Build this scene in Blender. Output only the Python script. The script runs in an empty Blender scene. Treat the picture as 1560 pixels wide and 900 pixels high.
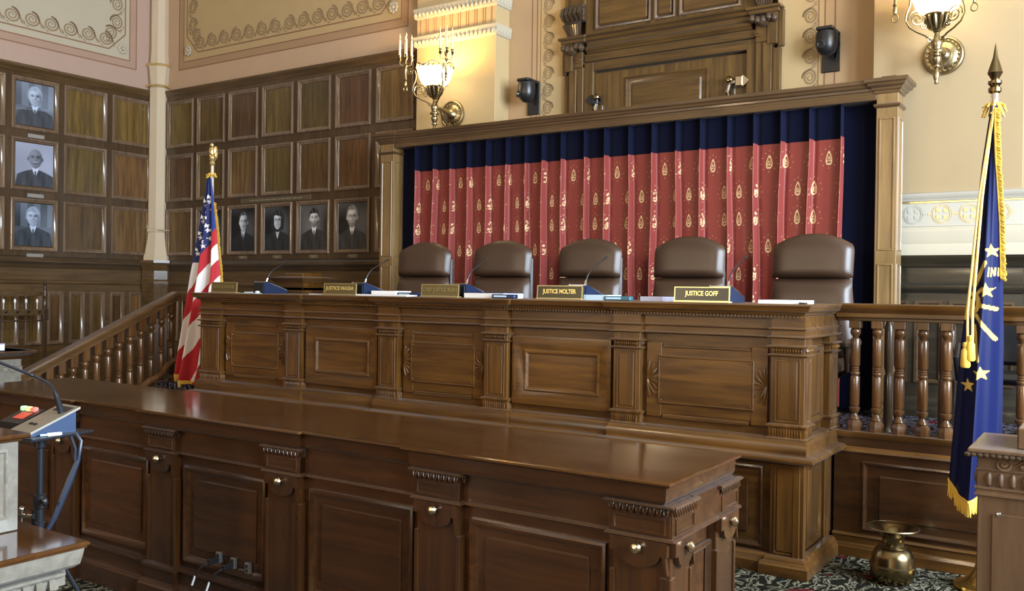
import bpy, math, random
import numpy as np
from mathutils import Vector, Matrix, Euler

S = bpy.context.scene
COL = S.collection
random.seed(7)
PI = math.pi

# ------------------------------------------------------------------ camera
cam_d = bpy.data.cameras.new('camera'); cam = bpy.data.objects.new('camera', cam_d); COL.objects.link(cam)
YAW, PITCH, ROLL = -.589828, -.00704516, .0129541
dv = Vector((math.sin(YAW)*math.cos(PITCH), math.cos(YAW)*math.cos(PITCH), math.sin(PITCH)))
rv = Vector((math.cos(YAW), -math.sin(YAW), 0)); uv_ = rv.cross(dv)
r2 = rv*math.cos(ROLL) + uv_*math.sin(ROLL); u2 = -rv*math.sin(ROLL) + uv_*math.cos(ROLL)
M = Matrix((r2, u2, -dv)).transposed().to_4x4(); M.translation = Vector((0, 0, 1.65))
cam.matrix_world = M
cam_d.sensor_width = 36; cam_d.lens = 1391.08/1560*36; cam_d.clip_start = .05
S.camera = cam

# ------------------------------------------------------------------ world, light, exposure
def s2l(c):
    return tuple(((x/255)/12.92 if x/255 <= .04045 else ((x/255+.055)/1.055)**2.4) for x in c)
W = bpy.data.worlds.new('World'); S.world = W; W.use_nodes = True
wn = W.node_tree.nodes; wn['Background'].inputs[0].default_value = (.75, .86, 1, 1); wn['Background'].inputs[1].default_value = 1.2
S.view_settings.view_transform = 'Standard'; S.view_settings.look = 'None'
S.view_settings.exposure = -0.12; S.view_settings.gamma = 1
try: S.view_settings.use_curve_mapping = False
except Exception: pass
S.cycles.sample_clamp_indirect = 4
S.cycles.max_bounces = 8
S.cycles.caustics_reflective = False; S.cycles.caustics_refractive = False

def area(name, loc, rot, sx, sy, power, col):
    l = bpy.data.lights.new(name, 'AREA'); l.shape = 'RECTANGLE'; l.size = sx; l.size_y = sy
    l.energy = power; l.color = col
    o = bpy.data.objects.new(name, l); COL.objects.link(o); o.location = loc; o.rotation_euler = rot
    return o
DAY = (.74, .87, 1.0)
# daylight standing in the three windows of the right-hand wall (pointing into the room)
for wy, wp in ((.4, 500), (2.7, 950), (5.0, 950)):
    area('window_daylight', (4.15, wy, 3.5), (0, math.radians(90), 0), 3.4, 1.5, wp, DAY)
# daylight in the windows behind the camera
for wx in (-9.4, -5.6, -1.8):
    area('window_daylight', (wx, -5.9, 3.0), (math.radians(90), 0, 0), 1.6, 3.4, 30, DAY)
def lamp(name, loc, power, col, r):
    l = bpy.data.lights.new(name, 'POINT'); l.energy = power; l.color = col; l.shadow_soft_size = r
    o = bpy.data.objects.new(name, l); COL.objects.link(o); o.location = loc
WARM = (1.0, .76, .46)
for p in ((-7.0, -4.2, 3.1), (-2.2, -4.2, 3.1)):
    lamp('rear_lamp_light', p, 520, WARM, .35)  # unseen warm lamps added behind the camera to light the bench front

# ------------------------------------------------------------------ mesh builder
class MB:
    def __init__(s): s.v = []; s.f = []; s.m = []; s.c = None
    def add(s, vs, fs, mi=0):
        b = len(s.v); s.v += [tuple(p) for p in vs]
        s.f += [tuple(i+b for i in f) for f in fs]; s.m += [mi]*len(fs); return b
    def box(s, x0, x1, y0, y1, z0, z1, c=.003, mi=0):
        x0, x1 = min(x0, x1), max(x0, x1); y0, y1 = min(y0, y1), max(y0, y1); z0, z1 = min(z0, z1), max(z0, z1)
        c = min(c, .45*min(x1-x0, y1-y0, z1-z0))
        X, Y, Z = (x0, x1), (y0, y1), (z0, z1)
        if c <= 0:
            vs = [(X[i], Y[j], Z[k]) for i in (0, 1) for j in (0, 1) for k in (0, 1)]
            fs = [(0,1,3,2),(4,6,7,5),(0,4,5,1),(2,3,7,6),(0,2,6,4),(1,5,7,3)]
            return s.add(vs, fs, mi)
        vs = []; idx = {}
        for i in (0, 1):
            for j in (0, 1):
                for k in (0, 1):
                    sx, sy, sz = (c, -c)[i], (c, -c)[j], (c, -c)[k]
                    for a, p in enumerate(((X[i], Y[j]+sy, Z[k]+sz), (X[i]+sx, Y[j], Z[k]+sz), (X[i]+sx, Y[j]+sy, Z[k]))):
                        idx[i, j, k, a] = len(vs); vs.append(p)
        I = idx; fs = []
        for i in (0, 1):
            q = [I[i,0,0,0], I[i,1,0,0], I[i,1,1,0], I[i,0,1,0]]; fs.append(q if i else q[::-1])
            q = [I[0,i,0,1], I[1,i,0,1], I[1,i,1,1], I[0,i,1,1]]; fs.append(q[::-1] if i else q)
            q = [I[0,0,i,2], I[1,0,i,2], I[1,1,i,2], I[0,1,i,2]]; fs.append(q if i else q[::-1])
        for a in (0, 1):
            for b in (0, 1):
                fs.append((I[a,b,0,0], I[a,b,0,1], I[a,b,1,1], I[a,b,1,0]))
                fs.append((I[a,0,b,0], I[a,0,b,2], I[a,1,b,2], I[a,1,b,0]))
                fs.append((I[0,a,b,1], I[0,a,b,2], I[1,a,b,2], I[1,a,b,1]))
        for i in (0, 1):
            for j in (0, 1):
                for k in (0, 1): fs.append((I[i,j,k,0], I[i,j,k,1], I[i,j,k,2]))
        return s.add(vs, fs, mi)
    def sweep(s, path, prof, closed=False, mi=0, caps=True):
        """profile (out, z) swept along a path in XY; out points to the right of the path"""
        n = len(path); P = [Vector(p) for p in path]; k = len(prof); vs = []
        for i in range(n):
            a = P[i]-P[i-1] if (i > 0 or closed) else P[1]-P[0]
            b = P[(i+1) % n]-P[i] if (i < n-1 or closed) else P[-1]-P[-2]
            a = a.normalized(); b = b.normalized()
            na, nb = Vector((a.y, -a.x)), Vector((b.y, -b.x))
            m = (na+nb); m = m/max(.3, (1+na.dot(nb)))
            for o, z in prof: vs.append((P[i].x+m.x*o, P[i].y+m.y*o, z))
        fs = []
        for i in range(n if closed else n-1):
            j = (i+1) % n
            for q in range(k-1): fs.append((i*k+q, j*k+q, j*k+q+1, i*k+q+1))
        if caps and not closed:
            fs.append(tuple(range(k))); fs.append(tuple(reversed(range((n-1)*k, n*k))))
        return s.add(vs, fs, mi)
    def ring(s, x0, x1, z0, z1, y, prof, mi=0):
        """profile (inset, height towards -y) mitred round a rectangle in the XZ plane"""
        k = len(prof); vs = []
        for cx, cz, sx, sz in ((x0, z0, 1, 1), (x1, z0, -1, 1), (x1, z1, -1, -1), (x0, z1, 1, -1)):
            for d, h in prof: vs.append((cx+sx*d, y-h, cz+sz*d))
        fs = []
        for i in range(4):
            j = (i+1) % 4
            for q in range(k-1): fs.append((i*k+q, j*k+q, j*k+q+1, i*k+q+1))
        return s.add(vs, fs, mi)
    def lathe(s, prof, cx=0, cy=0, n=16, mi=0, mat=None):
        vs = []; k = len(prof)
        for i in range(n):
            a = 2*PI*i/n; ca, sa = math.cos(a), math.sin(a)
            for r, z in prof:
                p = Vector((cx+r*ca, cy+r*sa, z)); vs.append(mat @ p if mat else p)
        fs = [(i*k+q, ((i+1) % n)*k+q, ((i+1) % n)*k+q+1, i*k+q+1) for i in range(n) for q in range(k-1)]
        fs.append(tuple(i*k for i in reversed(range(n)))); fs.append(tuple(i*k+k-1 for i in range(n)))
        return s.add(vs, fs, mi)
    def tube(s, pts, r, n=8, mi=0, closed=False):
        P = [Vector(p) for p in pts]; m = len(P)
        R = r if isinstance(r, (list, tuple)) else [r]*m
        vs = []; up = None
        for i in range(m):
            t = (P[(i+1) % m]-P[i-1]) if closed else (P[min(i+1, m-1)]-P[max(i-1, 0)])
            t = t.normalized() if t.length > 1e-9 else Vector((0, 0, 1))
            if up is None:
                up = Vector((0, 0, 1)) if abs(t.z) < .9 else Vector((1, 0, 0))
            a = (up - t*up.dot(t)); a = a.normalized() if a.length > 1e-6 else t.orthogonal().normalized()
            up = a; b = t.cross(a)
            for q in range(n):
                w = 2*PI*q/n; vs.append(P[i]+(a*math.cos(w)+b*math.sin(w))*R[i])
        fs = []
        for i in range(m if closed else m-1):
            j = (i+1) % m
            for q in range(n): fs.append((i*n+q, i*n+(q+1) % n, j*n+(q+1) % n, j*n+q))
        if not closed:
            fs.append(tuple(reversed(range(n)))); fs.append(tuple(range((m-1)*n, m*n)))
        return s.add(vs, fs, mi)
    def prism(s, poly, y0, y1, mi=0, mat=None):
        """polygon in XZ (counter-clockwise seen from -y) between y0 and y1"""
        n = len(poly); vs = [Vector((x, y0, z)) for x, z in poly]+[Vector((x, y1, z)) for x, z in poly]
        if mat: vs = [mat @ v for v in vs]
        fs = [tuple(range(n)), tuple(reversed(range(n, 2*n)))]+[(i, i+n, (i+1) % n+n, (i+1) % n) for i in range(n)]
        return s.add(vs, fs, mi)
    def ball(s, c, r, n=10, m=7, mi=0):
        rx, ry, rz = r if isinstance(r, (tuple, list)) else (r, r, r)
        vs = [(c[0], c[1], c[2]-rz)]
        for j in range(1, m):
            t = -PI/2+PI*j/m
            for i in range(n):
                a = 2*PI*i/n; vs.append((c[0]+rx*math.cos(t)*math.cos(a), c[1]+ry*math.cos(t)*math.sin(a), c[2]+rz*math.sin(t)))
        vs.append((c[0], c[1], c[2]+rz)); fs = []
        for i in range(n): fs.append((0, 1+(i+1) % n, 1+i))
        for j in range(m-2):
            for i in range(n): fs.append((1+j*n+i, 1+j*n+(i+1) % n, 1+(j+1)*n+(i+1) % n, 1+(j+1)*n+i))
        t = len(vs)-1; b = 1+(m-2)*n
        for i in range(n): fs.append((b+i, b+(i+1) % n, t))
        return s.add(vs, fs, mi)
    def grid(s, fn, nu, nv, mi=0):
        vs = [fn(i/nu, j/nv) for j in range(nv+1) for i in range(nu+1)]
        fs = [(j*(nu+1)+i, j*(nu+1)+i+1, (j+1)*(nu+1)+i+1, (j+1)*(nu+1)+i) for j in range(nv) for i in range(nu)]
        return s.add(vs, fs, mi)

def mesh_of(name, mb, mats, off=(0, 0, 0), smooth=35):
    me = bpy.data.meshes.new(name)
    ox, oy, oz = off
    me.from_pydata([(x-ox, y-oy, z-oz) for x, y, z in mb.v], [], mb.f)
    for m in (mats if isinstance(mats, (list, tuple)) else [mats]): me.materials.append(m)
    if any(mb.m): me.polygons.foreach_set('material_index', mb.m)
    if smooth is not None:
        me.polygons.foreach_set('use_smooth', [True]*len(me.polygons))
        try: me.set_sharp_from_angle(angle=math.radians(smooth))
        except Exception: pass
    me.update()
    return me
def root_loc(p):
    v = Vector((0, 0, 0))
    while p: v += p.location; p = p.parent
    return v
def obj(name, mb, mats, parent=None, loc=None, smooth=35):
    """links ONE mesh object; geometry is given in the scene's metres unless loc is given (then local to loc)"""
    pl = root_loc(parent)
    me = mesh_of(name, mb, mats, (0, 0, 0) if loc is not None else tuple(pl), smooth)
    o = bpy.data.objects.new(name, me); COL.objects.link(o)
    if parent: o.parent = parent
    if loc is not None: o.location = Vector(loc)-pl
    return o
def lobj(name, mb, mats, parent, loc=(0, 0, 0), rot=(0, 0, 0), smooth=35):
    """a part whose geometry is local to its parent"""
    me = mb if isinstance(mb, bpy.types.Mesh) else mesh_of(name, mb, mats, (0, 0, 0), smooth)
    o = bpy.data.objects.new(name, me); COL.objects.link(o); o.parent = parent
    o.location = loc; o.rotation_euler = rot
    return o
def tag(o, label=None, cat=None, group=None, kind=None):
    if label: o['label'] = label
    if cat: o['category'] = cat
    if group: o['group'] = group
    if kind: o['kind'] = kind
    return o
def thing(name, label, cat, loc=(0, 0, 0), rz=0, group=None, kind=None):
    o = bpy.data.objects.new(name, None); COL.objects.link(o); o.empty_display_size = .1
    o.location = loc; o.rotation_euler = (0, 0, rz)
    return tag(o, label, cat, group, kind)
def copy_tree(o, parent=None):
    c = o.copy(); COL.objects.link(c); c.parent = parent
    for ch in list(o.children): copy_tree(ch, c)
    return c

# ------------------------------------------------------------------ materials
def mat(name, col=(.5, .5, .5), rough=.5, metal=0, spec=.5, coat=0, emit=None, es=0, sheen=0):
    m = bpy.data.materials.new(name); m.use_nodes = True
    b = m.node_tree.nodes['Principled BSDF']
    b.inputs['Base Color'].default_value = (*col, 1); b.inputs['Roughness'].default_value = rough
    b.inputs['Metallic'].default_value = metal; b.inputs['Specular IOR Level'].default_value = spec
    b.inputs['Coat Weight'].default_value = coat; b.inputs['Coat Roughness'].default_value = .12
    if sheen: b.inputs['Sheen Weight'].default_value = sheen; b.inputs['Sheen Roughness'].default_value = .5
    if emit: b.inputs['Emission Color'].default_value = (*emit, 1); b.inputs['Emission Strength'].default_value = es
    return m
def N(m, t): return m.node_tree.nodes.new(t)
def wood(name, light, dark, axis='z', rough=.3, coat=.25, bump=.12, spread=.25, scale=1.0, spec=.42, sheen=.06, hue=.0, blotch=.5):
    m = mat(name, light, rough, coat=coat, spec=spec, sheen=sheen); nt = m.node_tree; L = nt.links; b = nt.nodes['Principled BSDF']
    tc = N(m, 'ShaderNodeTexCoord'); oi = N(m, 'ShaderNodeObjectInfo')
    sc = N(m, 'ShaderNodeVectorMath'); sc.operation = 'SCALE'; sc.inputs[0].default_value = (13.1, 7.7, 9.3)
    L.new(oi.outputs['Random'], sc.inputs['Scale'])
    ad = N(m, 'ShaderNodeVectorMath'); ad.operation = 'ADD'; L.new(tc.outputs['Object'], ad.inputs[0]); L.new(sc.outputs[0], ad.inputs[1])
    mp = N(m, 'ShaderNodeMapping'); L.new(ad.outputs[0], mp.inputs['Vector'])
    lo, hi = 1.6*scale, 22*scale
    mp.inputs['Scale'].default_value = {'x': (lo, hi, hi), 'y': (hi, lo, hi), 'z': (hi, hi, lo)}[axis]
    n1 = N(m, 'ShaderNodeTexNoise'); n1.inputs['Scale'].default_value = 1.0; n1.inputs['Detail'].default_value = 7; n1.inputs['Roughness'].default_value = .62; n1.inputs['Distortion'].default_value = .5
    L.new(mp.outputs[0], n1.inputs['Vector'])
    n2 = N(m, 'ShaderNodeTexNoise'); n2.inputs['Scale'].default_value = 2.1; n2.inputs['Detail'].default_value = 2
    L.new(ad.outputs[0], n2.inputs['Vector'])
    r = N(m, 'ShaderNodeValToRGB'); r.color_ramp.elements[0].position = .34; r.color_ramp.elements[1].position = .66
    r.color_ramp.elements[0].color = (*dark, 1); r.color_ramp.elements[1].color = (*light, 1)
    L.new(n1.outputs[0], r.inputs[0])
    hsv = N(m, 'ShaderNodeHueSaturation'); L.new(r.outputs[0], hsv.inputs['Color'])
    ma = N(m, 'ShaderNodeMath'); ma.operation = 'MULTIPLY_ADD'; ma.inputs[1].default_value = spread; ma.inputs[2].default_value = 1-spread/2
    L.new(oi.outputs['Random'], ma.inputs[0])
    mb2 = N(m, 'ShaderNodeMath'); mb2.operation = 'MULTIPLY_ADD'; mb2.inputs[1].default_value = blotch; mb2.inputs[2].default_value = 1-blotch/2
    L.new(n2.outputs[0], mb2.inputs[0])
    if hue:
        sp = N(m, 'ShaderNodeMath'); sp.operation = 'MULTIPLY_ADD'; sp.inputs[1].default_value = hue; sp.inputs[2].default_value = .5-hue/2
        wn_ = N(m, 'ShaderNodeTexWhiteNoise'); wn_.noise_dimensions = '1D'; L.new(oi.outputs['Random'], wn_.inputs['W']); L.new(wn_.outputs['Value'], sp.inputs[0]); L.new(sp.outputs[0], hsv.inputs['Hue'])
    mm = N(m, 'ShaderNodeMath'); mm.operation = 'MULTIPLY'; L.new(ma.outputs[0], mm.inputs[0]); L.new(mb2.outputs[0], mm.inputs[1])
    L.new(mm.outputs[0], hsv.inputs['Value']); L.new(hsv.outputs[0], b.inputs['Base Color'])
    rr = N(m, 'ShaderNodeMath'); rr.operation = 'MULTIPLY_ADD'; rr.inputs[1].default_value = .16; rr.inputs[2].default_value = rough-.08
    L.new(n2.outputs[0], rr.inputs[0]); L.new(rr.outputs[0], b.inputs['Roughness'])
    if bump:
        bp = N(m, 'ShaderNodeBump'); bp.inputs['Strength'].default_value = bump; bp.inputs['Distance'].default_value = .002
        L.new(n1.outputs[0], bp.inputs['Height']); L.new(bp.outputs[0], b.inputs['Normal'])
    return m
def plaster(name, col, var=.06, rough=.75):
    m = mat(name, col, rough, spec=.25); nt = m.node_tree; L = nt.links; b = nt.nodes['Principled BSDF']
    tc = N(m, 'ShaderNodeTexCoord'); n = N(m, 'ShaderNodeTexNoise'); n.inputs['Scale'].default_value = 3; n.inputs['Detail'].default_value = 6
    L.new(tc.outputs['Object'], n.inputs['Vector'])
    hsv = N(m, 'ShaderNodeHueSaturation'); hsv.inputs['Color'].default_value = (*col, 1)
    ma = N(m, 'ShaderNodeMath'); ma.operation = 'MULTIPLY_ADD'; ma.inputs[1].default_value = 2*var; ma.inputs[2].default_value = 1-var
    L.new(n.outputs[0], ma.inputs[0]); L.new(ma.outputs[0], hsv.inputs['Value']); L.new(hsv.outputs[0], b.inputs['Base Color'])
    n2 = N(m, 'ShaderNodeTexNoise'); n2.inputs['Scale'].default_value = 180; L.new(tc.outputs['Object'], n2.inputs['Vector'])
    bp = N(m, 'ShaderNodeBump'); bp.inputs['Strength'].default_value = .06; bp.inputs['Distance'].default_value = .002
    L.new(n2.outputs[0], bp.inputs['Height']); L.new(bp.outputs[0], b.inputs['Normal'])
    return m
def printed(name, rough=.5, coat=0, sheen=0, attr='print', gloss_attr=None, spec=.4):
    """colour comes from the print on the surface (a colour attribute)"""
    m = mat(name, (1, 1, 1), rough, coat=coat, sheen=sheen, spec=spec)
    a = N(m, 'ShaderNodeVertexColor'); a.layer_name = attr
    m.node_tree.links.new(a.outputs[0], m.node_tree.nodes['Principled BSDF'].inputs['Base Color'])
    return m
def paint(o, cols):
    """per-vertex print colours, linear rgb"""
    at = o.data.color_attributes.new('print', 'FLOAT_COLOR', 'POINT')
    a = np.ones((len(o.data.vertices), 4), np.float32); a[:, :3] = cols
    at.data.foreach_set('color', a.ravel())

WB = (.132, .055, .0075); WBd = (.052, .0195, .0025)
wood_bench_h = wood('bench_oak_horizontal', WB, WBd, 'x', .30)
wood_bench_v = wood('bench_oak_vertical', WB, WBd, 'z', .30)
WT = (.060, .0205, .0033); WTd = (.028, .009, .0014)
wood_counter_h = wood('counter_oak_horizontal', WT, WTd, 'x', .28)
wood_counter_v = wood('counter_oak_vertical', WT, WTd, 'z', .28)
wood_top = wood('polished_counter_top', (.070, .028, .008), (.045, .017, .0045), 'x', .10, coat=.3, bump=.015, sheen=0)
wood_wall_v = wood('wainscot_oak_vertical', (.085, .046, .016), (.045, .023, .008), 'z', .33, spread=.35)
wood_wall_h = wood('wainscot_oak_horizontal', (.110, .062, .022), (.060, .032, .011), 'x', .35)
wood_wall_dark = wood('wainscot_oak_dark', (.080, .046, .020), (.045, .025, .010), 'x', .35)
wood_field = wood('wainscot_panel_oak', (.155, .088, .024), (.060, .032, .009), 'z', .30, spread=.6, hue=.05)
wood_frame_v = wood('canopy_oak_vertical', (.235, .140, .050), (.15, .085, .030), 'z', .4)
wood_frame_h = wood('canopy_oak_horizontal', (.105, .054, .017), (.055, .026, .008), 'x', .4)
wood_door_h = wood('door_oak_horizontal', (.12, .060, .012), (.05, .024, .005), 'x', .42)
wood_door_v = wood('door_oak_vertical', (.135, .070, .015), (.05, .024, .005), 'z', .42)
wood_dark = wood('dark_carved_oak', (.07, .042, .022), (.03, .017, .009), 'z', .3)
wood_rail = wood('handrail_oak', (.135, .066, .022), (.075, .035, .011), 'y', .3)
wood_baluster = wood('baluster_oak', (.125, .054, .016), (.065, .026, .008), 'z', .24)
wood_pale = wood('cold_lit_oak', (.20, .182, .148), (.135, .12, .095), 'x', .35, blotch=.1)  # cold window light is put into the pale colour of this oak
wood_lectern = wood('lectern_oak', (.115, .062, .030), (.075, .038, .017), 'z', .38)
cream = plaster('cream_plaster', (.47, .345, .18))
pale_cream = plaster('pale_plaster', (.46, .41, .31))
pink = plaster('rose_plaster', (.44, .31, .25))
ochre = plaster('ochre_plaster', (.46, .31, .175))
line_brown = plaster('brown_painted_line', (.26, .145, .085))
stencil = mat('stencil_paint', (.27, .185, .10), .6)
stencil_gold = mat('gilt_stencil', (.62, .48, .22), .35, metal=.3)
grey_cream = plaster('grey_cream_plaster', (.44, .41, .34))
gilt = mat('gilt', (.85, .65, .28), .28, metal=.8)
brass = mat('aged_brass', (.34, .275, .16), .32, metal=1)
brass_dark = mat('dark_brass', (.23, .17, .085), .24, metal=1)
brass_bright = mat('bright_brass', (.80, .58, .18), .25, metal=1)
chrome = mat('chrome', (.75, .76, .78), .15, metal=1)
black = mat('black_plastic', (.012, .012, .014), .35)
black_metal = mat('black_painted_metal', (.014, .016, .022), .3)
white_gloss = mat('white_ceramic', (.8, .8, .78), .2)
paper = mat('white_paper', (.80, .82, .85), .6)
leather = mat('brown_leather', (.052, .028, .017), .38, spec=.5)
navy = mat('navy_velvet', (.0022, .0036, .016), .85, sheen=.05, spec=.1)
# ------------------------------------------------------------------ setting
XL, YW, YP, YR, XR, YF, ZC = -11.41, 8.0, 7.85, 8.1, 4.2, -6.0, 7.2
DZ = .68                                     # height of the raised floor behind the bench

def carpet_mat(name='patterned_carpet', tint=1.0, blue=0.0):
    m = mat(name, (.1, .1, .08), .95, spec=.05); nt = m.node_tree; L = nt.links; b = nt.nodes['Principled BSDF']
    tc = N(m, 'ShaderNodeTexCoord')
    n0 = N(m, 'ShaderNodeTexNoise'); n0.inputs['Scale'].default_value = 3.2; n0.inputs['Detail'].default_value = 3; n0.inputs['Distortion'].default_value = 1.5
    L.new(tc.outputs['Object'], n0.inputs['Vector'])
    sb = N(m, 'ShaderNodeVectorMath'); sb.operation = 'SCALE'; sb.inputs['Scale'].default_value = .55; L.new(n0.outputs['Color'], sb.inputs[0])
    ad = N(m, 'ShaderNodeVectorMath'); ad.operation = 'ADD'; L.new(tc.outputs['Object'], ad.inputs[0]); L.new(sb.outputs[0], ad.inputs[1])
    w = N(m, 'ShaderNodeTexWave'); w.inputs['Scale'].default_value = 3.0; w.inputs['Distortion'].default_value = 6; w.inputs['Detail'].default_value = 3; w.inputs['Detail Scale'].default_value = 2.2
    L.new(ad.outputs[0], w.inputs['Vector'])
    r = N(m, 'ShaderNodeValToRGB'); e = r.color_ramp.elements; r.color_ramp.interpolation = 'LINEAR'
    cr, gr, dk = (.24*tint, .215*tint, .155*tint+blue), (.075*tint, .07*tint, .045*tint+blue*.6), (.012, .012, .009)
    e[0].position = .0; e[0].color = (*dk, 1); e[1].position = .36; e[1].color = (*gr, 1)
    for p, c in ((.30, dk), (.55, gr), (.62, cr), (.85, cr), (.92, dk)):
        k = e.new(p); k.color = (*c, 1)
    L.new(w.outputs['Fac'], r.inputs[0])
    v = N(m, 'ShaderNodeTexVoronoi'); v.inputs['Scale'].default_value = 2.3; L.new(ad.outputs[0], v.inputs['Vector'])
    lt = N(m, 'ShaderNodeMath'); lt.operation = 'LESS_THAN'; lt.inputs[1].default_value = .17; L.new(v.outputs['Distance'], lt.inputs[0])
    mx = N(m, 'ShaderNodeMixRGB'); L.new(lt.outputs[0], mx.inputs[0]); L.new(r.outputs[0], mx.inputs[1]); mx.inputs[2].default_value = (.10, .012, .016, 1)
    L.new(mx.outputs[0], b.inputs['Base Color'])
    n3 = N(m, 'ShaderNodeTexNoise'); n3.inputs['Scale'].default_value = 260; L.new(tc.outputs['Object'], n3.inputs['Vector'])
    bp = N(m, 'ShaderNodeBump'); bp.inputs['Strength'].default_value = .5; bp.inputs['Distance'].default_value = .004
    L.new(n3.outputs[0], bp.inputs['Height']); L.new(bp.outputs[0], b.inputs['Normal'])
    return m
carpet = carpet_mat(); carpet_blue = carpet_mat('dais_carpet', .8, .10)

def struct(name, mb, m, label, cat, parent=None):
    o = obj(name, mb, m, parent)
    return tag(o, label, cat, kind='structure')

b = MB(); b.box(XL-.3, XR+.3, YF-.3, 8.4, -.1, 0, 0); struct('floor', b, carpet, 'green and cream swirl patterned carpet floor in front of the bench', 'floor')
b = MB(); b.box(-8.12, 3.2, 6.08, 8.1, .001, DZ, 0); struct('floor_dais', b, carpet_blue, 'blue grey carpeted raised floor behind the judges bench', 'floor')
b = MB(); b.box(XL-.3, XR+.3, YF-.3, 8.4, ZC, ZC+.1, 0); struct('ceiling', b, pale_cream, 'pale plaster ceiling above the courtroom', 'ceiling')
# right wall with three windows, wall behind the camera with three
def window_wall(name, label, axis, pos, a0, a1, wins, outward):
    mb = MB(); t0, t1 = (pos, pos+.3*outward)
    def bx(u0, u1, z0, z1):
        if axis == 'x': mb.box(t0, t1, u0, u1, z0, z1, 0)
        else: mb.box(u0, u1, t0, t1, z0, z1, 0)
    u = a0
    for c in wins:
        bx(u, c-.8, 0, ZC); bx(c-.8, c+.8, 0, 1.7); bx(c-.8, c+.8, 5.3, ZC); u = c+.8
    bx(u, a1, 0, ZC)
    return struct(name, mb, cream, label, 'wall')
window_wall('wall_right', 'cream wall with tall windows on the window side of the courtroom', 'x', XR, YF-.3, 8.4, (.4, 2.7, 5.0), 1)
window_wall('wall_front', 'cream wall with tall windows facing the bench', 'y', YF, XL-.3, XR+.3, (-9.4, -5.6, -1.8), -1)
wn_i = 0
for ax, c in (('x', .4), ('x', 2.7), ('x', 5.0), ('y', -9.4), ('y', -5.6), ('y', -1.8)):
    wn_i += 1
    mb = MB()
    def fb(u0, u1, z0, z1):
        if ax == 'x': mb.box(XR+.12, XR+.18, c+u0, c+u1, z0, z1, .004)
        else: mb.box(c+u0, c+u1, YF-.18, YF-.12, z0, z1, .004)
    for u in (-.8, .74): fb(u, u+.06, 1.7, 5.3)
    for z in (1.7, 3.47, 5.24): fb(-.8, .8, z, z+.06)
    fb(-.02, .02, 1.7, 5.3)
    struct('window_%d' % wn_i, mb, wood_wall_v, 'tall wooden sash window number %d of the courtroom, out of the picture' % wn_i, 'window')

# ---------------- wainscot with panels
def panel_meshes(w, h, tagn):
    f = MB(); f.box(-w/2, w/2, -.012, .004, -h/2, h/2, .002)
    r = MB(); r.ring(-w/2, w/2, -h/2, h/2, 0, [(-.012, .0), (-.012, .034), (-.004, .040), (.008, .038), (.020, .026), (.030, .022), (.038, .010)])
    return mesh_of('panel_'+tagn, f, wood_field), mesh_of('panel_moulding_'+tagn, r, wood_moulding)
wood_moulding = wood('moulding_oak', (.19, .125, .08), (.12, .075, .045), 'z', .22, coat=.5)
def framing(mb, cols, rows, X0, X1, Z0, Z1, y0, y1):
    """stiles and rails round the openings"""
    z = Z0
    for r0, r1 in rows:
        mb.box(X0, X1, y0, y1, z, r0, .001)
        x = X0
        for c0, c1 in cols:
            mb.box(x, c0, y0, y1, r0, r1, .001); x = c1
        mb.box(x, X1, y0, y1, r0, r1, .001); z = r1
    mb.box(X0, X1, y0, y1, z, Z1, .001)
ROWS = ((2.065, 2.69), (2.815, 3.44), (3.56, 4.195))
CORN = [(0, 4.24), (.012, 4.24), (.018, 4.262), (.03, 4.272), (.036, 4.30), (.055, 4.318), (.062, 4.335), (.062, 4.357), (0, 4.362)]
RAIL = [(0, 1.84), (.02, 1.845), (.03, 1.865), (.032, 1.885), (.075, 1.90), (.09, 1.915), (.09, 1.935), (.06, 1.95), (.05, 1.97), (0, 1.985)]
RAIL2 = [(0, 1.63), (.03, 1.635), (.045, 1.655), (.045, 1.675), (.03, 1.69), (0, 1.70)]
BASE = [(0, 0), (.05, 0), (.05, .18), (.035, .20), (.03, .23), (0, .24)]
def wainscot(root, cols, X0, X1, pitch_lo, lo0):
    y = -.03
    mb = MB(); mb.box(X0, X1, -.018, -.001, .0, 4.24, 0); lobj('backing_board', mb, wood_wall_dark, root)
    mb = MB(); framing(mb, cols, ROWS, X0, X1, 1.985, 4.24, -.04, -.018); lobj('framing', mb, wood_wall_v, root)
    pw, ph = cols[0][1]-cols[0][0], ROWS[0][1]-ROWS[0][0]
    me_f, me_r = panel_meshes(pw, ph, root.name)
    for c0, c1 in cols:
        for r0, r1 in ROWS:
            p = lobj('panel', me_f, None, root, ((c0+c1)/2, -.020, (r0+r1)/2))
            lobj('panel_moulding', me_r, None, p, (0, -.006, 0))
    for nm, pr, m in (('cornice', CORN, wood_wall_h), ('chair_rail', RAIL, wood_wall_dark), ('lower_rail', RAIL2, wood_wall_h), ('skirting', BASE, wood_wall_h)):
        mb = MB(); mb.sweep([(X0, -.018), (X1, -.018)], pr); lobj(nm, mb, m, root)
    # lower panels: tall, narrow
    lc = []; x = lo0
    while x+.2 < X1-.05: lc.append((x, x+.19)); x += pitch_lo
    mb = MB(); framing(mb, lc, ((.88, 1.53),), X0, X1, .24, 1.84, -.035, -.018); lobj('lower_framing', mb, wood_wall_h, root)
    f, r = panel_meshes(.19, .65, root.name+'_low')
    for c0, c1 in lc:
        p = lobj('lower_panel', f, None, root, ((c0+c1)/2, -.018, 1.205)); lobj('panel_moulding', r, None, p, (0, -.006, 0))

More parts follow.
